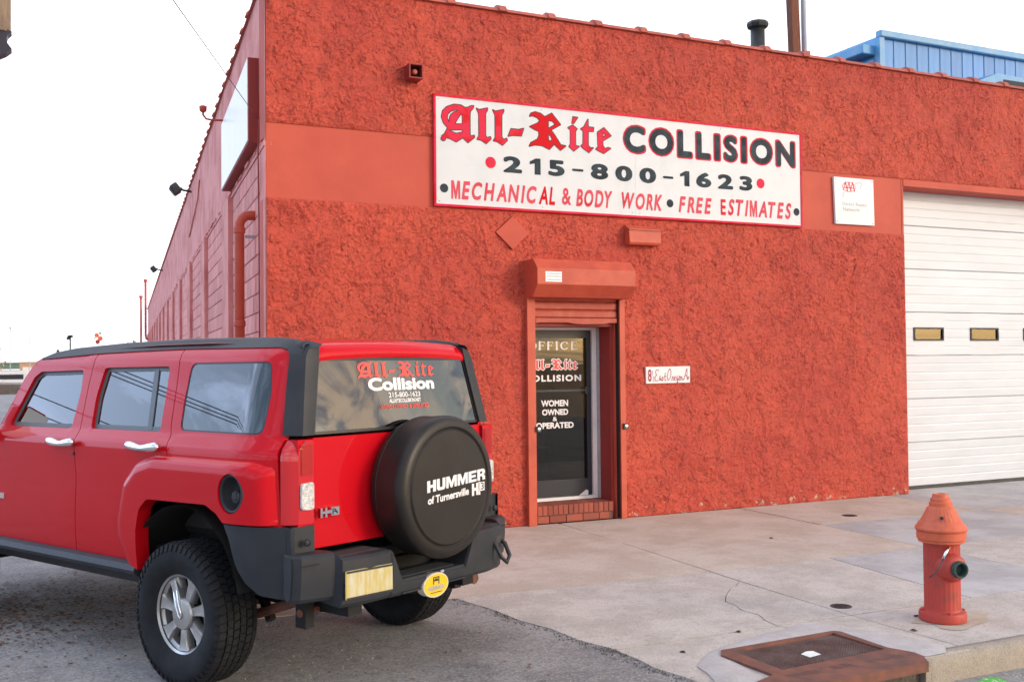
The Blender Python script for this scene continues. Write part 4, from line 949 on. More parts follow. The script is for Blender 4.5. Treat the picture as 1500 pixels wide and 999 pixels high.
MB().box(3.93-3.4, 3.944-3.4, -.05, .05, -2.46, -.01).build('rail_gap', M['dark'], sh)
for z0, z1 in ((-.035, .10), (-.128, -.040), (-.218, -.133)):
    h_ = z1-z0; pf = [(-.02, z0), (-.034, z0+.012), (-.034, z1-.02), (-.026, z1-.006), (-.02, z1)]
    mb = MB()
    n = len(pf); V = [(2.892-3.4, y, z) for y, z in pf]+[(3.928-3.4, y, z) for y, z in pf]
    mb.add(V, [(i, n+i, n+i+1, i+1) for i in range(n-1)]); mb.box(2.892-3.4, 3.928-3.4, -.02, -.012, z0, z1); mb.build('shutter_slat', M['slat'], sh)
mb = MB()
pts = [(-.50, -.262), (-.46, -.25), (-.1, -.248), (-.02, -.262), (.1, -.268), (.38, -.262), (.42, -.25), (.526, -.25)]
n = len(pts); V = [(x, -.045, z-.02) for x, z in pts]+[(x, -.045, -.222) for x, z in pts]+[(x, -.02, -.222) for x, z in pts]+[(x, -.02, z-.02) for x, z in pts]
mb.add(V, [(i, i+1, n+i+1, n+i) for i in range(n-1)]+[(n+i, n+i+1, 2*n+i+1, 2*n+i) for i in range(n-1)]+[(i+1, i, 3*n+i, 3*n+i+1) for i in range(n-1)])
mb.build('bottom_bar', M['slat'], sh, label='bent bottom bar of the shutter')
for x, z in ((2.90, 1.04), (4.0, 1.035)):
    lk = empty('rail_lock', (x-3.4, -.085, z-2.47), parent=sh)
    MB().box(-.032, .032, -.012, .012, -.032, .032, .004).build('lock_plate', M['black'], lk)
    MB().lathe([(.021, -.012), (.019, -.022), (0, -.024)], 16, (0, 0, 0), 'y').build('lock_cylinder', M['chrome'], lk)
# garage door
gd = empty('garage_door', (10.5, .33, 0), label='wide white ribbed overhead garage door with a row of small windows', parent=shop)
seams = [.035, .63, 1.22, 1.81, 2.40, 2.99, 3.58, 4.17]
for a, b in zip(seams[:-1], seams[1:]):
    mb = MB(); pf = [(0, a+.003), (-.012, a+.010)]; nr = 5; st_ = (b-a)/nr
    for k in range(nr):
        z = a+k*st_
        if k: pf += [(-.012, z-.014), (-.009, z), (-.012, z+.014)]
    pf += [(-.012, b-.010), (0, b-.003)]
    n = len(pf)
    wins = [(8.84+1.08*i-10.5, 9.40+1.08*i-10.5) for i in range(4)] if a == 1.81 else []
    xs_ = [8.36-10.5]+[q_ for w_ in wins for q_ in w_]+[12.62-10.5]
    if wins:
        for i in range(0, len(xs_)-1, 2):
            V = [(xs_[i], y, z) for y, z in pf]+[(xs_[i+1], y, z) for y, z in pf]; mb.add(V, [(q_, n+q_, n+q_+1, q_+1) for q_ in range(n-1)])
        for w0, w1 in wins:
            for lo_, hi_ in ((a+.003, 2.012), (2.193, b-.003)):
                mb.box(w0, w1, -.012, .01, lo_, hi_)
    else:
        V = [(xs_[0], y, z) for y, z in pf]+[(xs_[-1], y, z) for y, z in pf]; mb.add(V, [(q_, n+q_, n+q_+1, q_+1) for q_ in range(n-1)])
    if a < 1.8 or a > 1.9: mb.box(xs_[0], xs_[-1], .004, .03, a+.001, b-.001)
    mb.build('door_panel', M['garage'], gd)
    for w0, w1 in wins:
        ring(MB(), w0, 2.012, w1, 2.193, .022, -.026, .012).build('window_frame', M['plastic'], gd)
        MB().box(w0+.022, w1-.022, -.006, -.002, 2.034, 2.171).build('window_pane', M['doorglass'], gd)
MB().box(8.36-10.5, 12.62-10.5, -.02, .02, .0, .034).build('bottom_seal', M['black'], gd)
MB().box(8.36, 12.7, .42, 6, .0, .01).build('garage_floor', M['conc_grey'], shop)
MB().box(8.36, 12.7, 5.9, 6, .0, 4.3).box(8.3, 8.35, .5, 6, 0, 4.3).box(12.7, 12.75, .5, 6, 0, 4.3).build('garage_wall', M['conc_grey'], shop)
MB().box(9, 12, 2.6, 3.2, 3.9, 3.94).build('added_light_panel', M['panelglow'], shop)  # unseen glowing panel, added for the yellowish light in the garage windows
MB().box(8.3, 12.75, .45, 6, 4.3, 4.35).build('garage_ceiling', M['officelit'], shop)
# wall pieces
dp = empty('diamond_plate', (2.634, -.03, 3.163), label='red painted diamond shaped plate on the wall below the shop sign', cat='wall plate')
plate('plate_face', [[(-.196, 0), (0, -.178), (.196, 0), (.004, .178)]], lambda u, v: (u, np.full_like(u, -.014), v), M['band'], dp, .035, (0, 1, 0))
lb = empty('wall_light', (4.27, 0, 3.19), label='red painted box light on the wall between sign and shutter box', cat='wall light')
mb = MB(); fr0 = [(-.225, -.0), (.215, -.0)]
prof = [(0, .128), (-.03, .128), (-.125, .075), (-.135, -.075), (-.12, -.10), (0, -.10)]
autosmooth(MB().prism(prof, 0, -.215, .205).build('lamp_box', M['redpaint'], lb), 20)
MB().box(-.222, .212, -.139, -.03, .062, .078).build('lid_edge', M['slat'], lb)
hn = empty('wall_spotlight', (1.50, 0, 4.76), label='small square red fixture with round lamp high on the wall left of the sign', cat='wall light')
hb = ring(MB(), -.075, -.075, .075, .075, .012, -.17, -.01); hb.build('square_housing', M['darkred'], hn)
MB().box(-.063, .063, -.05, -.01, -.063, .063).build('housing_back', M['officedark'], hn)
MB().lathe([(.030, -.05), (.030, -.12), (.022, -.14), (0, -.145)], 16, (0, 0, 0), 'y').build('lamp_bulb', M['coping'], hn)
# side wall: box sign
bs = empty('box_sign', PL(0, 0, 0), rz=math.atan2(LO.y, LO.x), label='blank white box sign in a dark red frame high on the side wall', cat='sign')
# local x = outwards, local y = -along the wall
def BL(mb): return mb
z0, z1, s0, s1, dpt = 4.03, 4.90, .50, 3.62, .115
MB().box(0.0, dpt, -s1, -s0, z0, z1).build('sign_case', M['darkred'], bs)
MB().box(dpt, dpt+.008, -s1+.02, -s0-.005, z0+.02, z1-.01).build('sign_face', M['signback'], bs)
ring(MB(), -s1, z0, -s0, z1, .03, 0, 0) if False else None
# gooseneck lamp, floodlights, conduits, drain pipe, cable
gl = empty('gooseneck_lamp', PL(3.75, 0, 4.99), rz=math.atan2(LO.y, LO.x), label='thin red gooseneck lamp reaching out past the box sign', cat='wall light')
MB().tube([(0, 0, 0), (.22, 0, -.01), (.30, 0, 0), (.34, 0, .05), (.34, 0, .10)], .014).build('lamp_arm', M['redpaint'], gl, True)
MB().lathe([(.02, .10), (.045, .12), (.05, .18), (.03, .19), (0, .19)], 14, (.34, 0, -.02)).build('lamp_shade', M['redpaint'], gl, True)
for (s_, z_, sc_, lab) in ((12.4, 5.43, 1.25, 'dark floodlight on the side wall below the roof line, nearer one'), (31, 5.42, 1.3, 'dark floodlight far along the side wall, farther one')):
    fl = empty('floodlight', PL(s_, 0, z_), rz=math.atan2(LO.y, LO.x), label=lab, cat='floodlight', group='floodlights on the side wall')
    fl.scale = (sc_,)*3
    MB().tube([(0, 0, 0), (.14, 0, .02), (.18, 0, .06)], .02).build('bracket', M['black'], fl)
    h = MB().box(-.07, .07, -.13, .13, -.09, .09, .02); h.xf(Matrix.Translation((.26, 0, .03)) @ Matrix.Rotation(R(38), 4, 'Y')); h.build('lamp_head', M['black'], fl)
    h = MB().box(.071, .076, -.11, .11, -.07, .07); h.xf(Matrix.Translation((.26, 0, .03)) @ Matrix.Rotation(R(38), 4, 'Y')); h.build('lens', M['teal'], fl)
dpz = empty('drain_pipe', PL(.9, 0, 0), rz=math.atan2(LO.y, LO.x), label='fat red drain pipe elbowing out of the side wall and down', cat='pipe')
o = MB().tube([(-.05, 0, 3.34), (.05, 0, 3.34), (.10, 0, 3.335), (.145, 0, 3.30), (.165, 0, 3.25), (.168, 0, 3.1), (.168, 0, .02)], .052, 14).build('pipe', M['redpaint'], dpz, True)
for z in (3.18, 2.2, 1.2): MB().lathe([(.058, -.03), (.062, -.025), (.062, .025), (.058, .03)], 14, (.168, 0, z)).build('collar', M['redpaint'], dpz)
MB().box(0, .11, -.012, .012, 3.1, 3.13).build('pipe_clip', M['grey'], dpz)
for i, (s_, o_, zz0, zz1, lab) in enumerate(((57, .22, 3.5, 7.0, 'taller red vent pipe at the far end of the side wall'), (60, .45, 2.9, 6.2, 'shorter red vent pipe at the far end of the side wall'))):
    vp = empty('vent_pipe', PL(s_, 0, 0), rz=math.atan2(LO.y, LO.x), label=lab, cat='pipe', group='vent pipes at the far wall end')
    MB().tube([(0, 0, zz0), (o_*.8, 0, zz0), (o_, 0, zz0+.2), (o_, 0, zz1)], .075).build('pipe', M['redpaint'], vp, True)
    MB().lathe([(.12, 0), (.12, .15), (0, .17)], 12, (o_, 0, zz1)).build('pipe_cap', M['redpaint'], vp)
cb = MB().tube([PL(.38, .02, 4.25), PL(.36, .035, 3.9), PL(.44, .02, 3.3), PL(.40, .025, 2.6), PL(.43, .02, 1.8)], .007, 6).build('wall_cable', M['darkred'], None, label='loose painted cable hanging down the side wall corner', cat='cable')
MB().tube([PL(9.6, .02, 5.2), PL(9.9, .03, 4.9), PL(13, .02, 4.55)], .012, 6).build('wall_conduit', M['redpaint'], None, label='thin conduit crossing the upper side wall past the floodlight', cat='pipe')
a = Vector(PL(.40, .03, 4.25)); b = Vector((-.578, 2.308, 6.004)); b = Vector((-1.36, -3.907, 3.877)) 
b = Vector((-2.142, -10.122, 1.75))+(Vector((-1.36, -3.907, 3.877))-Vector((-2.142, -10.122, 1.75)))*.9
pts = [a+(b-a)*t*1.8-Vector((0, 0, .25*math.sin(min(t*1.8, 1)*math.pi)*0)) for t in np.linspace(0, 1, 12)]
MB().tube(pts, .003, 6).build('overhead_wire', M['black'], None, True, label='thin overhead wire slanting from the top of the photo to the wall corner', cat='wire')
# roof things
vt = empty('roof_vent_stack', (7.62, 2, 5.45), label='black round chimney stack with flat cap on the roof', cat='chimney')
MB().lathe([(.105, 0), (.105, 1.17)], 20).build('stack', M['black'], vt, True)
MB().lathe([(.09, 1.17), (.15, 1.20), (.165, 1.24), (.15, 1.28), (.09, 1.30), (0, 1.31)], 9).build('stack_cap', M['black'], vt)
ps = empty('wooden_mast', (8.34, 2.0, 5.45), label='brown square wooden mast rising from the roof', cat='mast')
mb = MB().box(-.072, .072, -.06, .06, 0, 5); 
for i, v in enumerate(mb.V): mb.V[i] = (v[0]-v[2]*.035, v[1], v[2])
mb.build('post', M['wood'], ps)
pp = empty('metal_pole', (8.50, 2.0, 5.45), label='slim pale metal pole right behind the wooden mast', cat='mast')
MB().tube([(0, 0, 0), (-.03, 0, 5)], .042, 12).build('pole', M['palepole'], pp, True)
MB().box(-.06, .06, -.06, .06, 0, .95).build('pole_base', M['coping'], pp)
# blue building
bb = empty('blue_metal_building', (17, 9, 0), label='taller bright blue sheet metal building behind the repair shop roof', cat='building')
H = 9.88
MB().box(.05, 14, .05, 14, 0, H-.1).build('core', M['bluetrim'], bb)
pm = MB().prism([(0, 0), (.0, -.012), (.012, -.03), (.022, -.03), (.030, -.012), (.392, -.010), (.392, 0)], 2, 0, H-.16); pme = mesh('wall_panel', pm.V, pm.F); pme.materials.append(M['blue'])
for k in range(34):
    o = link('wall_panel', pme, bb); o.location = (.10+k*.397, .04, 0)
MB().box(-.02, 14, -.10, .10, H-.15, H+.02, .02).build('parapet_cap', M['bluetrim'], bb)
MB().box(-.03, .12, -.06, .12, 0, H-.16).build('corner_trim', M['bluetrim'], bb)
sd_ = Vector((.0851, .99637, 0))
# side face running back, with a lower box eave
pm2 = MB().prism([(0, 0), (-.03, .0), (-.03, .05), (0, .06), (0, .385)], 2, 0, 9.0)
pme2 = mesh('wall_panel', pm2.V, pm2.F); pme2.materials.append(M['blue'])
for k in range(18):
    o = link('wall_panel', pme2, bb); o.location = (.03, .2+k*.4, 0)
MB().box(-.42, .05, .12, 9, 9.32, 9.56, .02).build('eave_box', M['bluetrim'], bb)
MB().box(-.10, .05, .12, 9, 9.0, 9.20).build('eave_fascia', M['bluetrim'], bb)
mb = MB(); V = [(2.62, -.75, 8.70), (4.3, -.75, 8.70), (2.62, -.75, 8.76), (3.25, -.75, 9.0), (4.15, -.75, 8.98), (4.45, -.75, 8.72), (2.9, -.0, 8.70), (4.6, 0, 8.70), (2.9, 0, 8.85), (3.5, 0, 9.1), (4.3, 0, 9.1), (4.75, 0, 8.85)]
mb.add(V, [(0, 1, 5, 4, 3, 2), (2, 3, 9, 8), (3, 4, 10, 9), (4, 5, 11, 10), (0, 2, 8, 6), (1, 7, 11, 5), (0, 6, 7, 1)]); mb.build('vent_hood', M['bluetrim'], bb)
MB().box(3.45, 4.35, -.765, -.75, 8.66, 8.86).build('vent_mouth', M['bluedark'], bb)

# ---------------------------------------------------------------- hydrant
hy = empty('fire_hydrant', (3.45, -5.014, 0), label='red fire hydrant with bright orange cap on the sidewalk corner', cat='fire hydrant')
def flute(prof, n, amp, zr, seg=96):
    mb = MB().lathe(prof, seg); V = []
    for x, y, z in mb.V:
        r_ = math.hypot(x, y); a = math.atan2(y, x)
        if zr[0] <= z <= zr[1] and r_ > .01:
            k = 1-amp/r_*(.5+.5*math.cos(a*n)); x *= k; y *= k
        V.append((x, y, z))
    mb.V = V; return mb
autosmooth(MB().lathe([(.134, 0), (.150, .008), (.153, .045), (.146, .066), (.122, .074), (.118, .085)], 40).build('base_flange', M['hydred'], hy), 40)
autosmooth(flute([(.118, .075), (.1165, .12), (.1165, .50), (.118, .53), (.13, .54)], 24, .004, (.11, .51)).build('barrel', M['hydred'], hy), 60)
autosmooth(MB().lathe([(.135, .525), (.148, .53), (.149, .545), (.157, .552), (.158, .60), (.152, .607)], 48).build('bonnet_ring', M['hydor'], hy), 35)
autosmooth(flute([(.150, .60), (.166, .608), (.168, .620), (.160, .632), (.150, .645), (.146, .655), (.134, .664), (.128, .675), (.100, .728), (.088, .755), (.078, .762), (.0745, .766)], 28, .004, (.672, .735), 112).build('bonnet', M['hydor'], hy), 35)
autosmooth(MB().lathe([(.0745, .765), (.0735, .79), (.066, .795), (.064, .815), (.055, .822), (.050, .845), (.036, .848), (.034, .842), (0, .842)], 40).build('operating_cap', M['hydor'], hy), 35)
ax = Vector((-.20, -.98, 0)).normalized(); q_ = ax.to_track_quat('Z', 'Y').to_matrix().to_4x4()
def NZ(mb, z=.372): return mb.xf(Matrix.Translation((0, 0, z)) @ q_)
autosmooth(NZ(MB().lathe([(.10, .05), (.098, .10), (.090, .135), (.078, .155), (.070, .162), (.052, .165)], 32, caps=False)).build('nozzle_boss', M['hydred'], hy), 40)
autosmooth(NZ(MB().lathe([(.053, .15), (.056, .196), (.052, .203), (.044, .203), (.040, .195), (.040, .12)], 32)).build('nozzle_rim', M['teal'], hy), 40)
NZ(MB().lathe([(.0, .121), (.0405, .12)], 24)).build('nozzle_plug', M['bluedark'], hy)
b0 = Vector((-.11, -.075, .512))
MB().tube([b0+Vector((.05, -.04, 0)), b0+Vector((.02, -.045, -.03)), b0+Vector((-.01, -.05, -.07))], .011).build('cable_clamp', M['chrome'], hy, True)
MB().tube([b0+Vector((-.01, -.05, -.07)), b0+Vector((-.05, -.055, -.12)), b0+Vector((-.10, -.05, -.165)), b0+Vector((-.13, -.04, -.18))], .0045, 6).build('broken_cable', M['black'], hy, True)
MB().lathe([(.012, 0), (.011, .004), (0, .004)], 12).xf(Matrix.Translation((-.085, -.085, .70)) @ Vector((-.6, -.6, .55)).to_track_quat('Z', 'Y').to_matrix().to_4x4()).build('bolt_hole', M['bluedark'], hy)
for k in range(8):
    a = k*math.pi/4+.3
    if k % 2: MB().lathe([(.013, 0), (.013, .012), (0, .013)], 6, (.135*math.cos(a), .135*math.sin(a), .066)).build('flange_bolt', M['hydred'], hy)
# ---------------------------------------------------------------- the red off-road wagon
car = empty('parked_suv', (-.534, -3.709, -.012), rz=math.atan2(.459, .888), label='boxy red off-road wagon with a black spare wheel cover, parked tail first by the office', cat='car')
# car space: x = right, y = forward, z = up, origin on the ground under the rear axle
def lean(c): return .15*np.maximum(c-1.385, 0)
def W(b, c):
    b = np.asarray(b, float); c = np.asarray(c, float)
    w_ = .925-.03*np.clip((.95-c)/.35, 0, 1)**2
    k = ss((c-1.31)/.07); w_ = w_-.045*k-.27*np.maximum(c-1.36, 0)-.05*np.clip((c-1.80)/.09, 0, 1.2)**2
    w_ = w_-.105*np.clip((-.45-b)/.36, 0, 1.3)**2-.10*np.clip((b-2.6)/1.0, 0, 1)**2
    return w_
def cornerY(c): return -.81+lean(c)
def cornerX(c): return W(cornerY(c), c)
def side(off=0., sx=-1): return lambda b, c: (sx*(W(b, c)+off), b, c)
def rear(off=0.): return lambda a, c: (a, -.85+.03*(a/.7)**2+lean(c)-off, c)
def panel(name, loops, mat, off=0., thick=.028, step=.035, parent=None, both=True, **kw):
    P, T = cdt(loops, step); out = []
    for sx in ((-1, 1) if both else (-1,)):
        out.append(plate(name, None, side(off, sx), mat, parent or car, thick, (-sx, 0, 0), pre=(P, T), flip=(sx < 0), **kw))
    return out
def shrink(L, d):
    """offset a closed loop inwards"""
    a = sum(L[i-1][0]*L[i][1]-L[i][0]*L[i-1][1] for i in range(len(L))); s_ = 1 if a > 0 else -1; out = []
    for i in range(len(L)):
        p = Vector(L[i]); u = (p-Vector(L[i-1])); v = (Vector(L[(i+1) % len(L)])-p)
        if u.length < 1e-7 or v.length < 1e-7: out.append(tuple(p)); continue
        u.normalize(); v.normalize(); n1 = Vector((-u.y, u.x))*s_; n2 = Vector((-v.y, v.x))*s_; n_ = n1+n2; n_ = n_/max(n_.dot(n1), .3)
        out.append(tuple(p+n_*d))
    return out
w1 = rnd([(2.00, 1.380), (1.83, 1.705), (1.76, 1.742), (1.24, 1.750), (1.212, 1.62), (1.215, 1.385)], [.03, .06, .05, .03, .3, .03])
w2 = rnd([(.995, 1.390), (1.022, 1.58), (1.00, 1.764), (.318, 1.768), (.297, 1.63), (.270, 1.392)], [.03, .3, .03, .03, .3, .03])
w3 = rnd([(.085, 1.405), (.105, 1.56), (.115, 1.786), (-.575, 1.788), (-.612, 1.62), (-.612, 1.402)], [.05, .3, .05, .05, .3, .05])
s1f = [(1.105, .635), (1.070, 1.08), (1.117, 1.42), (1.140, 1.66), (1.140, 1.866)]
e = .0035
fd = panel('front_door', [[(2.16, .635), (2.16, 1.20), (2.115, 1.385), (1.955, 1.70), (1.86, 1.81), (1.78, 1.838), (1.140+e, 1.862)]+[(x+e, z) for x, z in s1f[::-1][1:]], w1], M['car'])
rd = panel('rear_door', [[(x-e, z) for x, z in s1f]+[(.249+e, 1.87), (.211+e, 1.67), (.180+e, 1.44), (.089+e, 1.18), (.30, 1.10), (.44, .95), (.47, .635)], w2], M['car'])
qp = panel('rear_quarter', [[(.249-e, 1.87), (.211-e, 1.67), (.180-e, 1.44), (.089-e, 1.18), (.02, 1.10), (-.35, 1.05), (-.45, .93), (-.755, .93), (-.735, 1.38), (-.72, 1.865)], w3, [(-.494+.086*math.cos(t), 1.10+.092*math.sin(t)) for t in np.linspace(0, 2*math.pi, 25)[:-1]]], M['car'])
# window seals, panes
for i, (w_, sw_, gm_, dr) in enumerate(((w1, .026, 'glassfront', fd), (w2, .026, 'glassdark', rd), (w3, .008, 'glassdark', qp))):
    inn = shrink(w_, sw_)
    P, T = cdt([w_, inn], .03); P2, T2 = cdt([shrink(w_, sw_*.5)], .06)
    for j, sx in enumerate((-1, 1)):
        plate('window_seal', None, side(-.022 if i < 2 else -.003, sx), M['seal' if i < 2 else 'blackseal'], dr[j], .01, (-sx, 0, 0), pre=(P, T), flip=(sx < 0))
        plate('window_pane', None, side(-.027 if i < 2 else -.005, sx), M[gm_], dr[j], 0, pre=(P2, T2), flip=(sx < 0))
dv_ = [(.430, 1.398), (.385, 1.398), (.452, 1.76), (.497, 1.76)]
P, T = cdt([dv_], .05)
for j, sx in enumerate((-1, 1)): plate('window_divider', None, side(-.020, sx), M['seal'], rd[j], .012, (-sx, 0, 0), pre=(P, T), flip=(sx < 0))
# flares over the rear arch
fo = rnd([(.50, .605), (.60, .82), (.522, 1.10), (.39, 1.222), (.22, 1.268), (-.60, 1.268), (-.725, 1.235), (-.742, .945), (-.44, .945), (-.385, .99), (-.29, 1.03), (.25, 1.022), (.325, .96), (.362, .83), (.38, .605)],
         [0, .2, .12, .12, .1, .1, .03, 0, .02, .08, .08, .08, .08, .1, 0], 4)
outer_edge = fo[:32]
hole = [(-.494+.094*math.cos(a), 1.10+.104*math.sin(a)) for a in np.linspace(0, 2*math.pi, 33)[:-1]]
def flare_off(b, c):
    d = distl(np.column_stack([b, c]), [outer_edge], closed=False)
    return .052*np.sqrt(np.clip(1-(1-np.clip(d/.075, 0, 1))**2, 0, 1))
for sx in (-1, 1):
    P, T = cdt([fo] if sx > 0 else [fo, hole], .02)
    f_ = lambda b, c: (sx*(W(b, c)+flare_off(b, c)), b, c)
    fl_ = plate('fender_flare', None, f_, M['car'], car, .085, (-sx, 0, 0), pre=(P, T), flip=(sx < 0))
    MB().prism([(sx*.975, 0), (sx*.981, 0)], 1, 0, 0) if False else None
# seam in the flare, fuel filler
ff = empty('fuel_filler', (-.972, -.494, 1.10), parent=car)
mb = MB()
prof = [(.104, .004), (.107, -.006), (.098, -.012), (.090, -.010), (.086, .0), (.085, .06), (.04, .07), (0, .07)]
for k in range(40):
    a = 2*math.pi*k/40
    for r_, h in prof: mb.V.append((h+.0+(.047-.03), r_*.92*math.cos(a), r_*math.sin(a)))
n = len(prof)
for k in range(40):
    q = (k+1) % 40
    for i in range(n-1): mb.F.append((k*n+i, q*n+i, q*n+i+1, k*n+i+1))
o = mb.build('filler_ring', M['plastic'], ff, True)
MB().lathe([(.035, .06), (.035, .03), (.028, .025), (0, .025)], 16, (.0, -.012, -.02), 'x').build('filler_cap', M['black'], ff, True)
MB().box(.02, .035, -.03, .0, -.035, .01, .004).build('cap_grip', M['plastic'], ff)
# grey lower cladding behind the wheel
cl = rnd([(-.43, .935), (-.472, .86), (-.51, .72), (-.566, .635), (-.645, .58), (-.80, .560), (-.805, .935)], [0, .2, .2, .1, .05, 0, 0])
P, T = cdt([cl], .03)
for sx in (-1, 1): plate('side_cladding', None, side(.038, sx), M['plastic'], car, .05, (-sx, 0, 0), pre=(P, T), flip=(sx < 0))
for sx in (-1, 1):
    xo = cornerX(np.array(.75))+.028
    lp = [(.700, .60), (float(xo)*1.0, .57), (float(xo)*1.0, .935), (.700, .935)]
    P, T = cdt([[(sx*a, c) for a, c in lp]], .04)
    plate('corner_cladding', None, rear(.022), M['plastic'], car, .06, (0, 1, 0), pre=(P, T))
    # wedge closing side and rear cladding
    V = []; F = []
    for i, c in enumerate(np.linspace(.567, .934, 8)):
        xs = float(W(-.805, c))+.038; V += [(sx*xs, -.80, c), (sx*(xs-.006), -.835, c), (sx*float(xo), -.8235-.022, c)]
    for i in range(7):
        for j in range(2): F.append((i*3+j, i*3+j+1, (i+1)*3+j+1, (i+1)*3+j))
    link('corner_wrap', mesh('corner_wrap', V, F), car, M['plastic'])
    MB().lathe([(.020, -.868), (.018, -.879), (0, -.882)], 16, (sx*.775, 0, .855), 'y').build('trim_cap', M['plastic'], car, True)
# tail lamps
for sx in (-1, 1):
    tl_ = empty('tail_lamp', (0, 0, 0), parent=car)
    V = []; F = []; zs = np.linspace(.945, 1.375, 12)
    for z in zs:
        cx_ = float(cornerX(z)); cy = float(cornerY(np.array(z)))
        pts = [(float(W(-.758, z))+.006, -.758), (float(W(-.79, z))+.008, -.79), (cx_-.004, cy-.004), (cx_-.022, cy-.022), (.76, -.842), (.700, -.838)]
        if z < .96: pass
        V += [(sx*x, y, z) for x, y in pts]
    n = 6
    for i in range(11):
        for j in range(5): F.append((i*n+j, i*n+j+1, (i+1)*n+j+1, (i+1)*n+j))
    o = link('lens', mesh('lens', V, F), tl_, M['lens'], True); o.data.set_sharp_from_angle(angle=R(28))
    rb = MB()
    for k in range(15):
        z = 1.20+k*.0105; rb.box(sx*.712, sx*.786, -.8465, -.843, z, z+.006)
    rb.build('lens_rib', M['lensdark'], tl_)
    rv = rnd([(sx*.708, 1.015), (sx*.792, 1.022), (sx*.792, 1.155), (sx*.708, 1.160)], .02)
    P, T = cdt([rv], .03); plate('reversing_lens', None, lambda a, c: (a, np.full_like(a, -.850), c), M['rev'], tl_, .012, (0, 1, 0), pre=(P, T), smooth=False)
    rb = MB()
    for k in range(10): rb.box(sx*.712, sx*.788, -.8530, -.8495, 1.022+k*.0135, 1.026+k*.0135)
    rb.build('reversing_rib', M['rev'], tl_)
    # red sheet beside the lamp foot
    MB().box(sx*.70, sx*.80, -.83, -.60, .90, 1.38).build('lamp_pocket', M['car'], car)
# tailgate
tg = plate('tailgate', [rnd([(-.690, .808), (.690, .808), (.690, 1.385), (-.690, 1.385)], .012)], rear(0), M['car'], car, .05, (0, 1, 0), step=.05)
plate('gate_crease', [[(-.688, .962), (.688, .962), (.688, .968), (-.688, .968)]], rear(.003), M['car'], tg, .004, (0, 1, 0), step=.08)
gl_o = rnd([(-.685, 1.400), (.685, 1.400), (.605, 1.806), (-.605, 1.806)], [.02, .02, .05, .05])
plate('rear_glass_seal', [gl_o, shrink(gl_o, .016)], rear(-.004), M['blackseal'], car, .02, (0, 1, 0), step=.05)
rg = plate('rear_glass', [shrink(gl_o, .010)], rear(-.006), M['glassdark'], car, 0, step=.06)
rm = rear(-.0035)
black_letters((-.335, 1.690, .30, 1.785), rm, M['decalred'], None, rg)
text('lettering', 'Collision', (-.265, 1.618, .285, 1.692), rm, M['decalwhite'], rg, .045)
text('lettering', '215-800-1623', (-.115, 1.578, .15, 1.607), rm, M['decalwhite'], rg, .02)
MB().add([(-.11, -.79, 1.55)], []) if False else None
text('lettering', 'ALLRITECOLLISION.NET', (-.115, 1.548, .15, 1.570), rm, M['decalwhite'], rg, .04)
text('lettering', 'WOMEN OWNED', (-.19, 1.515, .03, 1.538), rm, M['decalred'], rg, .02)
text('lettering', '& OPERATED', (.045, 1.513, .215, 1.538), rm, M['decalred'], rg, .03)
# badge: chrome H and slashed block
bd = MB().box(-.675, -.662, -.862, -.84, .968, 1.018).box(-.642, -.628, -.862, -.84, .968, 1.018).box(-.662, -.642, -.862, -.84, .988, 1.000)
bd.box(-.628, -.595, -.860, -.84, .986, 1.002).box(-.600, -.545, -.863, -.84, .972, 1.016); bd.build('badge', M['chrome'], tg)
MB().box(-.592, -.586, -.8645, -.862, .978, 1.010).add([(-.582, -.8645, 1.008), (-.574, -.8645, 1.008), (-.553, -.8645, .980), (-.561, -.8645, .980)], [(0, 3, 2, 1)]).box(-.582, -.560, -.8645, -.862, .990, .996).build('badge_mark', M['black'], tg)
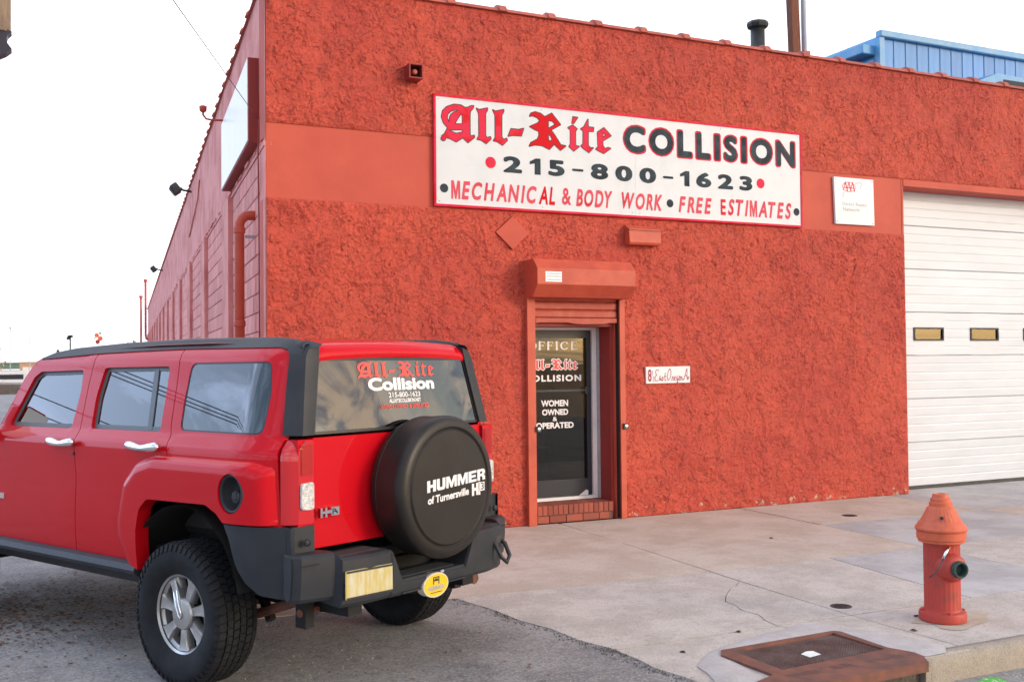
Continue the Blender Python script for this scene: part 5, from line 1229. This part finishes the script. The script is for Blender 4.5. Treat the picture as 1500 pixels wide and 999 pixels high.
# grey rear pillars and roof rails
for sx in (-1, 1):
    pl = empty('pillar_cover', (0, 0, 0), parent=car)
    ys = lambda c: float(cornerY(np.array(c)))
    out = [(1.80, 1.826), (1.68, 1.862), (1.50, 1.884), (.98, 1.908), (.275, 1.920), (-.50, 1.910), (-.64, 1.895), (-.71, 1.872), (ys(1.85), 1.84)]+[(ys(c), c) for c in (1.80, 1.7, 1.6, 1.5, 1.40)]
    inn = [(-.728, 1.40), (-.712, 1.53), (-.693, 1.677), (-.682, 1.79), (-.672, 1.825), (-.645, 1.852), (-.59, 1.864), (.237, 1.869), (.70, 1.863), (1.137, 1.854), (1.70, 1.828)]
    P, T = cdt([out+inn], .03)
    plate('rail_and_pillar_trim', None, side(.008, sx), M['plastic'], pl, .02, (-sx, 0, 0), pre=(P, T), flip=(sx < 0))
    # rear facing strip
    zs = np.linspace(1.40, 1.85, 12); V = []; F = []
    for z in zs:
        xo = float(cornerX(z))+.008; yo = ys(z); xi = .686-.21*(z-1.40)
        t = max(0, (z-1.76)/.09); y_i = -.85+.03*(xi/.7)**2+float(lean(np.array(z)))-.010
        V += [(sx*xo, yo, z), (sx*(xo-.012), yo-.018, z), (sx*(xi+.012), y_i-.003, z+0.018*t), (sx*xi, y_i, z+.02*t), (sx*xi, y_i+.05, z+.02*t)]
    for i in range(11):
        for j in range(4): F.append((i*5+j, i*5+j+1, (i+1)*5+j+1, (i+1)*5+j))
    o = link('rear_strip', mesh('rear_strip', V, F), pl, M['plastic'], True); o.data.set_sharp_from_angle(angle=R(40))
    # rail top, curving inboard
    V = []; F = []
    st = [(1.80, 1.826), (1.68, 1.862), (1.50, 1.884), (.98, 1.908), (.275, 1.920), (-.50, 1.910), (-.64, 1.895), (-.71, 1.872), (-.738, 1.845)]
    for b_, z in st:
        x = float(W(b_, z))+.008
        zr = z if b_ > -.65 else max(z, 1.868)
        for dx_, dz in ((0, 0), (.010, .008), (.03, .012), (.055, .006), (.075, -.03)): V.append((sx*(x-dx_), b_, (z if dx_ == 0 else zr)+dz))
    for i in range(len(st)-1):
        for j in range(4): F.append((i*5+j, i*5+j+1, (i+1)*5+j+1, (i+1)*5+j))
    o = link('rail_top', mesh('rail_top', V, F), pl, M['plastic'], True)
    zt = 1.85; xo = float(cornerX(zt))+.008; xw = float(W(-.70, 1.86))+.008
    V = [(sx*xo, ys(zt), zt), (sx*(xo-.012), ys(zt)-.018, zt), (sx*(.686-.21*.45+.012), -.795, zt+.018), (sx*(.592), -.79, zt+.03),
         (sx*xw, -.70, 1.874), (sx*(xw-.02), -.70, 1.888), (sx*(xw-.06), -.70, 1.902), (sx*(xw-.10), -.70, 1.895)]
    link('corner_cap', mesh('corner_cap', V, [(0, 1, 5, 4), (1, 2, 6, 5), (2, 3, 7, 6)]), pl, M['plastic'], True)
# roof
V = []; F = []
sec = [(-.785, 1.808), (-.792, 1.830), (-.784, 1.858), (-.762, 1.872), (-.756, 1.882), (-.71, 1.902), (-.50, 1.918), (0, 1.928), (.5, 1.926), (1.1, 1.908), (1.55, 1.875), (1.78, 1.835), (1.84, 1.80)]
na = 25
for b_, z in sec:
    hw = .615+.045*min(1, max(0, (b_+.79)/.05))+.045*min(1, max(0, (b_+.70)/.5))
    for i in range(na):
        a = -hw+2*hw*i/(na-1); q = abs(a)/hw
        V.append((a, b_+.03*(a/.7)**2, z-.020*q*q-(.012*max(0, (q-.9)/.1))))
for i in range(len(sec)-1):
    for j in range(na-1): F.append((i*na+j, i*na+j+1, (i+1)*na+j+1, (i+1)*na+j))
link('roof', mesh('roof', V, F), car, M['car'], True).data.set_sharp_from_angle(angle=R(50))
# rocker strip, sills
for sx in (-1, 1):
    pf = [(sx*.915, .640), (sx*.945, .628), (sx*.962, .598), (sx*.955, .578), (sx*.90, .545), (sx*.85, .50), (sx*.80, .50), (sx*.80, .64)]
    o = MB().prism(pf, 1, .40, 2.45).build('rocker_strip', M['plastic'], car)
# underbody
MB().box(-.72, .72, -.78, 3.5, .52, .66).box(-.52, -.42, -.9, 3.5, .43, .56).box(.42, .52, -.9, 3.5, .43, .56).build('chassis', M['dark'], car)
MB().tube([(-.70, 0, .40), (.70, 0, .40)], .045).lathe([(0, -.12), (.10, -.11), (.14, 0), (.10, .12), (0, .13)], 16, (.05, 0, .40), 'x').build('rear_axle', M['dark'], car)
MB().tube([(-.72, 2.842, .40), (.72, 2.842, .40)], .05).build('front_axle', M['dark'], car)
for sx in (-1, 1):
    MB().tube([(sx*.56, -.62, .50), (sx*.56, -.2, .36), (sx*.56, 0, .33), (sx*.56, .3, .36), (sx*.56, .7, .48)], .028).build('leaf_spring', M['rust'], car)
    MB().tube([(sx*.50, -.25, .32), (sx*.46, .1, .80)], .03).build('shock_absorber', M['dark'], car)
    MB().box(sx*.58, sx*.64, -.70, -.62, .36, .56).build('spring_hanger', M['dark'], car)
MB().tube([(-.65, -.66, .44), (.2, -.66, .44)], .022).build('rusty_cross_pipe', M['rust'], car)
MB().tube([(.62, -.2, .44), (.60, -.75, .45), (.58, -.86, .44)], .035).build('exhaust_pipe', M['rust'], car)
MB().box(-.30, .30, .45, 1.1, .36, .55, .04).build('fuel_tank', M['dark'], car)
MB().box(-.06, .06, -.95, -.5, .47, .55, .01).build('tow_receiver', M['dark'], car)
for sx in (-1, 1):
    for yb, nm in ((0, 'rear'), (2.842, 'front')):
        V = []; F = []
        an = np.linspace(R(14), R(166), 22)
        for t in an:
            for x in (.56, .93): V.append((sx*x, yb+.52*math.cos(t), .44+.56*math.sin(t)))
        for i in range(21): F.append((2*i, 2*i+1, 2*i+3, 2*i+2))
        c0 = len(V); V.append((sx*.56, yb, .62)); F += [(2*i, 2*i+2, c0) for i in range(21)]
        link('wheel_well', mesh('wheel_well', V, F), car, M['dark'])
# rear bumper: stations across the car
def bump_station(a):
    s_ = abs(a)
    yo = -.905-.115*min(1, (.86-s_)/.30) if s_ < .86 else -.86
    if s_ > .67: yo += .012
    top = .800; bot = .555
    if s_ < .665: top = .775; bot = .515; yo -= .03
    if s_ < .34: top = .775-(.34-s_)/.08*.18 if s_ > .26 else .592; yo -= .01
    return yo, top, bot
sts = [-.872, -.868, -.84, -.76, -.672, -.668, -.662, -.655, -.5, -.35, -.338, -.30, -.262, -.25, -.12, 0, .12, .25, .262, .30, .338, .35, .5, .655, .662, .668, .672, .76, .84, .868, .872]
V = []; F = []
for a in sts:
    yo, top, bot = bump_station(a)
    if abs(a) > .87: yo = -.86; top = .79; bot = .565
    V += [(a, -.80, top), (a, yo+.05, top+.004), (a, yo+.014, top-.002), (a, yo, top-.016), (a, yo, (top+bot)/2+.02), (a, yo+.012, bot+.02), (a, yo+.03, bot), (a, -.80, bot+.02)]
n = 8
for i in range(len(sts)-1):
    for j in range(7): F.append((i*n+j, i*n+j+1, (i+1)*n+j+1, (i+1)*n+j))
F += [tuple(range(8))[::-1], tuple((len(sts)-1)*n+k for k in range(8))]
bp = link('rear_bumper', mesh('rear_bumper', V, F), car, M['plastic'], True); bp.data.set_sharp_from_angle(angle=R(18))
for sx in (-1, 1):
    MB().box(sx*.60, sx*.868, -.935 if True else 0, -.93, .748, .752).build('bumper_groove', M['dark'], bp)
    mb = MB()
    for k in range(7): mb.box(sx*.38, sx*.66, -.985+k*.017, -.978+k*.017, .776, .784)
    mb.build('step_pad', M['plastic'], bp)
    mb = MB()
mb = MB()
for k in range(6): mb.box(-.23, .23, -.995+k*.022, -.984+k*.022, .594, .604)
mb.build('step_pad', M['plastic'], bp)
MB().box(-.27, .27, -1.046, -1.035, .585, .602, .004).build('step_lip', M['plastic'], bp)
MB().box(-.26, .27, -1.052, -1.040, .520, .530, .003).build('step_lip', M['plastic'], bp)
MB().box(.055, .085, -1.05, -1.03, .545, .60, .004).build('catch_tab', M['grey'], bp)
lp = MB().box(-.155, .155, -.006, .004, -.074, .074, .004).xf(Matrix.Translation((-.505, -1.044, .632)) @ Matrix.Rotation(-math.atan(.12), 4, 'Z')).build('licence_plate', M['platem'], car, label='yellow and white licence plate')
MB().box(-.150, .150, -.009, -.004, .062, .072).box(-.150, .150, -.009, -.004, -.072, -.062).xf(Matrix.Translation((-.505, -1.044, .632)) @ Matrix.Rotation(-math.atan(.12), 4, 'Z')).build('plate_frame', M['plastic'], lp)
# tow hook on the right end
hk = empty('tow_hook', (.60, -1.0, .69), parent=car)
MB().box(-.05, .05, -.03, .06, -.03, .03, .008).build('hook_mount', M['black'], hk)
MB().tube([(-.045, -.01, .0), (-.045, -.05, -.02), (-.04, -.09, -.09), (0, -.10, -.125), (.04, -.09, -.09), (.045, -.05, -.02), (.045, -.01, .0)], .013).build('shackle', M['black'], hk, True)
hk2 = copy_of(hk, (-.60, -.97, .60), parent=car)
# hitch cover badge
hc = empty('hitch_cover', (-.005, -1.045, .530), parent=car)
el_ = [(.105*math.cos(t), .068*math.sin(t)) for t in np.linspace(0, 2*math.pi, 37)[:-1]]
def EM(y): return lambda u, v: (u, np.full_like(u, y), v)
plate('cover_rim', [el_], EM(-.02), M['cream'], hc, .05, (0, 1, 0))
plate('cover_face', [[(x*.93, z*.90) for x, z in el_]], EM(-.0215), M['yellow'], hc, 0)
block_word('HUMMER', (-.065, -.028, .065, -.002), EM(-.0222), M['grey'], hc)
mb = MB()
for x0, x1, z0, z1 in ((-.026, .026, .040, .046), (-.026, -.018, .004, .042), (.018, .026, .004, .042), (-.020, .020, .022, .030), (-.012, .012, .030, .036), (-.05, .05, -.042, -.038)): mb.box(x0, x1, -.0225, -.0218, z0, z1)
mb.build('emblem', M['plastic'], hc)
# spare wheel in its hard cover
sp = empty('spare_wheel', (.065, -.86, 1.072), parent=car)
prof = [(.0, .0), (.34, .0), (.378, -.006), (.386, -.03), (.390, -.05), (.394, -.052), (.396, -.056), (.394, -.060), (.397, -.14), (.402, -.205), (.400, -.225), (.392, -.243), (.376, -.256), (.352, -.262), (.340, -.262), (.334, -.254), (.330, -.252), (.325, -.256), (.318, -.262), (.25, -.264), (0, -.265)]
o = MB().lathe(prof, 72, (0, 0, 0), 'y').build('wheel_cover', M['vinyl'], sp); autosmooth(o, 28)
MB().box(-.08, .08, -.02, .07, -.08, .08).build('carrier', M['dark'], sp)
def cm_(u, v): return (u, np.full_like(u, -.2668), v)
def skew(f0, k=0): return lambda u, v: f0(u, v+k*u)
ck = skew(cm_, .06)
block_word('HUMMER', (-.205, .000, .300, .064), ck, M['decalwhite'], sp)
text('lettering', 'of Turnersville', (-.200, -.066, .150, -.022), ck, M['decalwhite'], sp, .035)
block_word('H', (.178, -.080, .236, -.010), ck, M['decalwhite'], sp)
MB().box(.238, .292, -.2678, -.2665, -.046, .004).box(.238, .252, -.2678, -.2665, -.068, .008).build('logo_block', M['decalwhite'], sp)
text('lettering', '3', (.258, -.040, .284, .000), lambda u, v: (u, np.full_like(u, -.2684), v), M['vinyl'], sp, .01)
# door handles, locks
for sx in (-1, 1):
    for j, (y0, y1, z, dr) in enumerate(((1.05, 1.35, 1.303, fd), (.16, .475, 1.311, rd))):
        dd = dr[0 if sx < 0 else 1]; h_ = empty('door_handle', (0, 0, 0), parent=dd)
        pts = []; rr_ = []
        x0 = sx*.925
        for t in np.linspace(0, 1, 15):
            pts.append((x0+sx*(.030+.012*math.sin(t*math.pi)), y0+(y1-y0)*t, z+.006*math.cos(t*math.pi*2))); rr_.append(.026*(1-.28*math.sin(math.pi*t)**6) if 0 < t < 1 else .012)
        o = MB().tube(pts, rr_, 12).build('grip', M['chrome'], h_, True)
    MB().lathe([(.011, 0), (.010, .004), (0, .004)], 12, (sx*.928 if sx > 0 else -.932, 1.10, 1.235), 'x').build('key_lock', M['black'], fd[0 if sx < 0 else 1])
    # mirror
    mr = empty('wing_mirror', (sx*1.02, 2.17, 1.36), parent=car)
    mb = MB().box(-.10, .10, -.06, .06, -.02, .22, .035); mb.build('mirror_shell', M['car'], mr)
    MB().box(-.085, .085, -.064, -.058, .0, .20).build('mirror_glass', M['chrome'], mr)
    MB().box(-.10 if sx > 0 else .0, .0 if sx > 0 else .10, -.03, .03, -.09, -.0, .01).build('mirror_arm', M['black'], mr)
    # side badge on the door edge
    MB().box(sx*.924, sx*.932, 1.955, 2.03, .90, .935).build('door_badge', M['chrome'], fd[0 if sx < 0 else 1])
# front end (mostly out of the frame)
def arch(yc, r_, z0, n=14): return [(yc+r_*math.cos(t), .42+r_*1.12*math.sin(t)) for t in np.linspace(R(20), R(160), n)]
ft = panel('front_fender', [[(2.15, .64), (2.15, 1.37), (2.6, 1.33), (3.45, 1.26), (3.56, 1.15), (3.56, .62), (3.36, .62)]+arch(2.842, .50, .42)+[(2.36, .64)]], M['car'], step=.06)
V = []; F = []
for i, (b_, z) in enumerate([(2.10, 1.335), (2.5, 1.335), (3.0, 1.31), (3.42, 1.25), (3.55, 1.18)]):
    for a in np.linspace(-.90, .90, 13): V.append((a*(1-.06*i/4), b_, z+.03*(1-(a/.9)**2)))
for i in range(4):
    for j in range(12): F.append((i*13+j, i*13+j+1, (i+1)*13+j+1, (i+1)*13+j))
link('bonnet', mesh('bonnet', V, F), car, M['car'], True)
MB().box(-.84, .84, 3.50, 3.58, .80, 1.20, .02).build('grille', M['black'], car)
for k in range(7): MB().box(-.42+k*.13, -.35+k*.13, 3.575, 3.60, .88, 1.14, .01).build('grille_bar', M['chrome'], car)
for sx in (-1, 1): MB().lathe([(.09, 3.57), (.08, 3.60), (0, 3.61)], 20, (sx*.66, 0, 1.02), 'y').build('headlamp', M['rev'], car, True)
MB().box(-.88, .88, 3.50, 3.80, .50, .78, .04).build('front_bumper', M['plastic'], car)
ws = [(-.68, 1.83, 1.805), (.68, 1.83, 1.805), (.80, 2.16, 1.36), (-.80, 2.16, 1.36)]
link('windscreen', mesh('windscreen', ws, [(0, 1, 2, 3)]), car, M['glassfront'])
for sx in (-1, 1):
    V = [(sx*.68, 1.83, 1.806), (sx*.80, 2.16, 1.361), (sx*.878, 2.12, 1.375), (sx*.76, 1.87, 1.80), (sx*.75, 1.79, 1.835), (sx*.69, 1.79, 1.84)]
    link('windscreen_pillar', mesh('windscreen_pillar', V, [(0, 1, 2, 3), (0, 3, 4, 5)]), car, M['car'])
# cabin
MB().box(-.78, .78, -.72, 2.1, .66, .72).build('cabin_floor', M['interior'], car)
MB().box(-.80, .80, 1.95, 2.12, .70, 1.32).build('dashboard', M['interior'], car)
V = []
MB().box(-.70, .70, -.62, 1.6, 1.845, 1.855).build('headlining', M['interior'], car)
for x in (-.38, .38):
    for y in (1.15, .25):
        s_ = empty('seat', (x, y, .72), parent=car)
        MB().box(-.25, .25, -.25, .30, .05, .35, .05).build('seat_cushion', M['interior'], s_)
        b_ = MB().box(-.25, .25, -.07, .07, 0, .62, .05); b_.xf(Matrix.Translation((0, -.26, .28)) @ Matrix.Rotation(R(12), 4, 'X')); b_.build('seat_back', M['interior'], s_)
        MB().box(-.13, .13, -.46, -.36, .90, 1.06, .045).build('headrest', M['interior'], s_)
MB().tube([(-.38+.18*math.cos(t), 1.80-.05*math.sin(t), 1.26+.18*math.sin(t)) for t in np.linspace(0, 2*math.pi, 24)], .015).build('steering_wheel', M['interior'], car)
# wheels
def tyre_mesh():
    mb = MB(); pf = [(.205, -.085), (.225, -.100), (.26, -.122), (.31, -.134), (.345, -.132), (.372, -.122), (.388, -.108), (.390, -.09), (.3905, -.05), (.391, 0), (.3905, .05), (.390, .09), (.388, .108), (.372, .122), (.345, .132), (.31, .134), (.26, .122), (.225, .10), (.205, .085)]
    mb.lathe(pf, 72, (0, 0, 0), 'x', caps=False)
    # tread blocks
    nb = 54
    for row, (x0, x1, ph) in enumerate(((-.122, -.088, 0), (-.080, -.046, .5), (-.038, -.004, 0), (.004, .038, .5), (.046, .080, 0), (.088, .122, .5))):
        for k in range(nb):
            a0 = 2*math.pi*(k+ph)/nb; a1 = a0+2*math.pi/nb*.80; r0 = .378; V = []
            sh = .018*(1 if row % 2 else -1)
            for r_, sft in ((r0, 0), (.4015 if abs(x0) < .1 and abs(x1) < .1 else .3985, 0)):
                for x, a in ((x0, a0), (x1, a0+sh), (x1, a1+sh), (x0, a1)):
                    rr_ = r_-(.010 if (abs(x) > .12 and r_ > r0) else 0); V.append((x, rr_*math.cos(a), rr_*math.sin(a)))
            mb.add(V, [(4, 5, 6, 7), (0, 1, 5, 4), (1, 2, 6, 5), (2, 3, 7, 6), (3, 0, 4, 7)])
    # shoulder lugs on the side wall
    for k in range(nb):
        for sg in (-1, 1):
            a0 = 2*math.pi*(k+.25)/nb; a1 = a0+2*math.pi/nb*.55; V = []
            for r_, x in ((.352, .1315), (.352, .1365), (.386, .1235), (.386, .112)):
                for a in (a0, a1): V.append((sg*x, r_*math.cos(a), r_*math.sin(a)))
            mb.add(V, [(0, 1, 3, 2), (2, 3, 5, 4), (4, 5, 7, 6), (0, 2, 4, 6), (1, 3, 5, 7)])
    me = mesh('tyre', mb.V, mb.F); me.materials.append(M['rubber']); me.polygons.foreach_set('use_smooth', [True]*len(me.polygons)); me.set_sharp_from_angle(angle=R(30)); return me
def rim_mesh():
    # outer face towards -x
    mb = MB(); mb.lathe([(.207, -.088), (.217, -.098), (.220, -.094), (.222, -.080), (.205, -.070), (.196, -.060), (.190, .06), (.205, .08)], 56, (0, 0, 0), 'x', caps=False)
    n = 7
    for k in range(n):
        a = 2*math.pi*k/n+.22
        def pt(r_, da, x): return (x, r_*math.cos(a+da), r_*math.sin(a+da))
        ribs = [(.070, .38, -.070), (.10, .26, -.076), (.14, .205, -.078), (.175, .20, -.078), (.203, .24, -.084)]
        V = []
        for r_, da, x in ribs:
            V += [pt(r_, -da, x+.05), pt(r_, -da, x+.010), pt(r_, -da*.82, x), pt(r_, 0, x+.003), pt(r_, da*.82, x), pt(r_, da, x+.010), pt(r_, da, x+.05)]
        F = [(i*7+j, i*7+j+1, (i+1)*7+j+1, (i+1)*7+j) for i in range(4) for j in range(6)]
        mb.add(V, F)
    me = mesh('rim', mb.V, mb.F); me.materials.append(M['alloy']); me.polygons.foreach_set('use_smooth', [True]*len(me.polygons)); me.set_sharp_from_angle(angle=R(32)); return me
tm, rmh = tyre_mesh(), rim_mesh()
bk_ = MB().lathe([(0, -.010), (.192, -.010)], 36, (0, 0, 0), 'x'); bkm = mesh('brake_drum', bk_.V, bk_.F); bkm.materials.append(M['dark'])
hm_ = MB().lathe([(.086, -.055), (.088, -.080), (.082, -.090), (.06, -.094), (0, -.095)], 36, (0, 0, 0), 'x')
hme = mesh('hub_cap', hm_.V, hm_.F); hme.materials.append(M['alloy']); hme.polygons.foreach_set('use_smooth', [True]*len(hme.polygons)); hme.set_sharp_from_angle(angle=R(30))
a_ = R(66); ca_, sa_ = math.cos(a_), math.sin(a_)
def hp(r_, t, x): return (x, r_*ca_-t*sa_, r_*sa_+t*ca_)     # y forward (image left), z up
ub = MB().tube([hp(.150, -.016, -.086), hp(.05, -.014, -.100), hp(-.005, -.013, -.101), hp(-.022, 0, -.101), hp(-.005, .013, -.101), hp(.05, .014, -.100), hp(.150, .016, -.086)], .0065, 8)
ubm = mesh('hub_bar', ub.V, ub.F); ubm.materials.append(M['chrome']); ubm.polygons.foreach_set('use_smooth', [True]*len(ubm.polygons))
cv = MB().box(-.094, -.03, -.024, .024, .02, .195, .006); cv.xf(Matrix.Rotation(a_-math.pi/2, 4, 'X')); cvm = mesh('valve_bridge', cv.V, cv.F); cvm.materials.append(M['alloy'])
for sx in (-1, 1):
    for yb in (0, 2.842):
        wh = empty('wheel', (sx*.832, yb, .400), parent=car); 
        if sx > 0: wh.rotation_euler = (0, 0, math.pi)
        for me in (tm, rmh, bkm, hme, ubm, cvm): link(me.name.split('.')[0], me, wh)

# ---------------------------------------------------------------- beyond and around
# green bridge far off, lamps, low buildings, bush, sign
br = empty('road_bridge', (-5, 610, 0), label='long green steel bridge across the far distance at the left edge', cat='bridge')
MB().box(-260, 36, -5, 5, 1.6, 5.0).build('girder', M['bggreen'], br)
MB().box(-260, 36, -6, 6, 5.0, 5.5).build('deck', M['bgwhite'], br)
for k in range(6): MB().box(-240+k*50, -236+k*50, -3, 3, -.5, 1.7).build('pier', M['bgtan'], br)
for i, (x, y, h, l_) in enumerate(((-.57, 320, 11.7, 'tall far street lamp with twin heads above the bridge'), (3.9, 150, 6.4, 'far post with small lamp cluster left of the car roof'), (-5.0, 267, 12.0, 'thin lamp mast far off at the left edge'), (6.9, 317, 7.6, 'short dark post seen just over the car roof'))):
    p = empty('street_lamp', (x, y, -.4), label=l_, cat='street lamp', group='lamps in the far distance')
    MB().tube([(0, 0, 0), (0, 0, h)], .12).build('post', M['black' if i in (1, 3) else 'grey'], p)
    if i == 0: MB().box(-1.8, -.3, -.3, .3, h-.1, h+.25).box(.3, 1.8, -.3, .3, h-.1, h+.25).build('lamp_head', M['grey'], p)
    if i == 1: MB().box(-.5, .1, -.2, .2, h-.2, h+.3).box(-.3, .35, -.2, .2, h+.1, h+.5).build('lamp_head', M['black'], p)
    if i == 2: MB().box(-.3, .3, -.3, .3, h-.2, h+.2).build('lamp_head', M['grey'], p)
    if i == 3: MB().box(-.4, .4, -.3, .3, h-1.6, h).build('lamp_head', M['black'], p)
fb = empty('warehouse', (0, 420, -.4), label='low tan warehouse under the far green bridge', cat='building')
MB().box(-3.4, 40, 0, 30, 0, 4.6).build('wall', M['bgtan'], fb)
MB().box(-3.6, 41, -.4, 30, 4.6, 4.9).build('roof', M['bgwhite'], fb)
for k in range(4): MB().box(-2.4+k*6, .6+k*6, -.12, .02, .0, 2.8).build('door', M['bgwhite'], fb)
vn = empty('parked_van', (-4.1, 92, -.35), label='blurred white van parked far off at the left edge', cat='van')
autosmooth(MB().prism([(-2.3, .35), (-2.3, 1.3), (-1.7, 1.9), (2.1, 1.95), (2.3, 1.6), (2.3, .35)], 1, -.95, .95).build('body', M['bgwhite'], vn), 20)
MB().box(-1.6, 2.0, -.97, .97, 1.15, 1.65, .05).build('windows', M['bluedark'], vn)
for x in (-1.5, 1.5): MB().lathe([(.36, -.99), (.36, -.75), (0, -.75)], 16, (x, 0, .36), 'y').build('wheel', M['rubber'], vn)
rc = empty('traffic_sign', (4.34, 97, -.35), label='blurred orange and white round sign on a post beyond the car roof', cat='sign')
MB().tube([(0, 0, 0), (0, 0, 4.4)], .03).build('post', M['grey'], rc)
for j, (x, z, r_, mt) in enumerate(((-.10, 5.25, .22, 'hydor'), (.22, 4.95, .24, 'hydor'), (-.02, 4.62, .22, 'darkred'), (.2, 5.45, .12, 'bggreen'), (-.25, 4.95, .16, 'cream'))):
    MB().lathe([(r_, -.03-.01*j), (0, -.04-.01*j)], 14, (x, 0, z), 'y').build('sign_disc', M[mt], rc)
# far bushes
def bush(name, x, y, rx, rz_, n, z0, lab, cat, grp=None):
    V = []; F = []; r_ = np.random.RandomState(int(x*7) % 99+2)
    for k in range(n):
        u = r_.normal(0, 1, 3); u /= np.linalg.norm(u); q = r_.rand()**.4; p = np.array((x+u[0]*rx*q, y+u[1]*rx*q, z0+abs(u[2])*rz_*q*(1+.3*math.sin(u[0]*9))))
        s_ = .16; d = r_.normal(0, s_, (2, 3)); m0 = len(V); V += [p, p+d[0], p+d[1]]; F.append((m0, m0+1, m0+2))
    b0 = empty(name, (0, 0, 0), label=lab, cat=cat, group=grp); link('crown', mesh('crown', V, F), b0, M['bush'])
    tk = MB()
    for k in range(9):
        a = r_.rand()*6.28; tk.tube([(x, y, -.35), (x+rx*.4*math.cos(a), y+rx*.4*math.sin(a), z0+rz_*.4), (x+rx*.7*math.cos(a), y+rx*.7*math.sin(a), z0+rz_*.75)], [.08, .04, .02], 5)
    tk.build('stem', M['wood'], b0)
bush('bare_bush', 7.5, 84, 2.8, 3.9, 5200, -.2, 'pale dry bush peeping over the car roof at the end of the side wall', 'bush')
bush('bare_tree', -5.4, 120, 1.6, 4.4, 260, 1.0, 'small dark bare tree at the far left behind the windscreen pillar', 'tree')
MB().prism([(-60, -.36), (-60, .9), (-30, 1.2), (6, .5), (14, .1), (14, -.36)], 1, 70, 82).build('earth_bank', M['dirt'], kind='structure')
# weathered post end with its iron bracket, top left
po = empty('hanging_post', (-2.457, 6.867, 6.48), label='weathered tan post end with dark iron bracket hanging into the top left corner', cat='post')
MB().tube([(-.02, 0, .11), (-.02, 0, 1.6)], .088, 20).build('post', M['tanpole'], po, True)
V = [(-.15, .12), (.045, .12), (.072, .112), (.050, .090), (.040, .06), (.046, .03), (.072, -.005), (.040, -.035), (.0, -.058), (-.15, -.14)]
mb = MB().prism(V, 1, -.06, .06); mb.build('bracket', M['navy'], po)
MB().box(-1.6, -.1, -.05, .05, .3, .42).build('arm', M['navy'], po)
po.scale = (2.2, 2.2, 2.2)
MB().tube([(-1.6, 0, -3.0), (-1.6, 0, 2.5)], .13, 14).build('pole', M['tanpole'], po, True)
# utility poles and wires across the lot, seen mirrored in the car glass
ups = []
for i, (x, y) in enumerate(((-22, 15.5), (-17, 36), (-30, -14))):
    u = empty('utility_pole', (x, y, -.1), label='wooden utility pole with crossarm across the lot, '+('nearest the car' if i == 0 else 'farther up the street' if i == 1 else 'farther down the street'), cat='utility pole', group='utility poles beyond the lot')
    MB().tube([(0, 0, 0), (0, 0, 9.5)], [.17, .11], 10).build('pole', M['wood'], u, True)
    MB().box(-.06, .06, -1.2, 1.2, 8.7, 8.85).build('crossarm', M['wood'], u); ups.append((x, y))
for j, (z, o_) in enumerate(((8.95, -1.1), (8.95, 0), (8.95, 1.1), (7.4, 0), (6.9, 0))):
    for (a, b) in ((ups[0], ups[1]), (ups[0], ups[2])):
        pts = [(a[0]+(b[0]-a[0])*t, a[1]+o_+(b[1]-a[1])*t, z-.5*math.sin(math.pi*t)) for t in np.linspace(0, 1, 10)]
        MB().tube(pts, .018, 5).build('power_wire', M['black'], None, True, label=['left', 'middle', 'right', 'upper telephone', 'lower telephone'][j]+' wire on the utility poles, running '+('up' if b[1] > 0 else 'down')+' the street', cat='wire', group='wires between the utility poles')
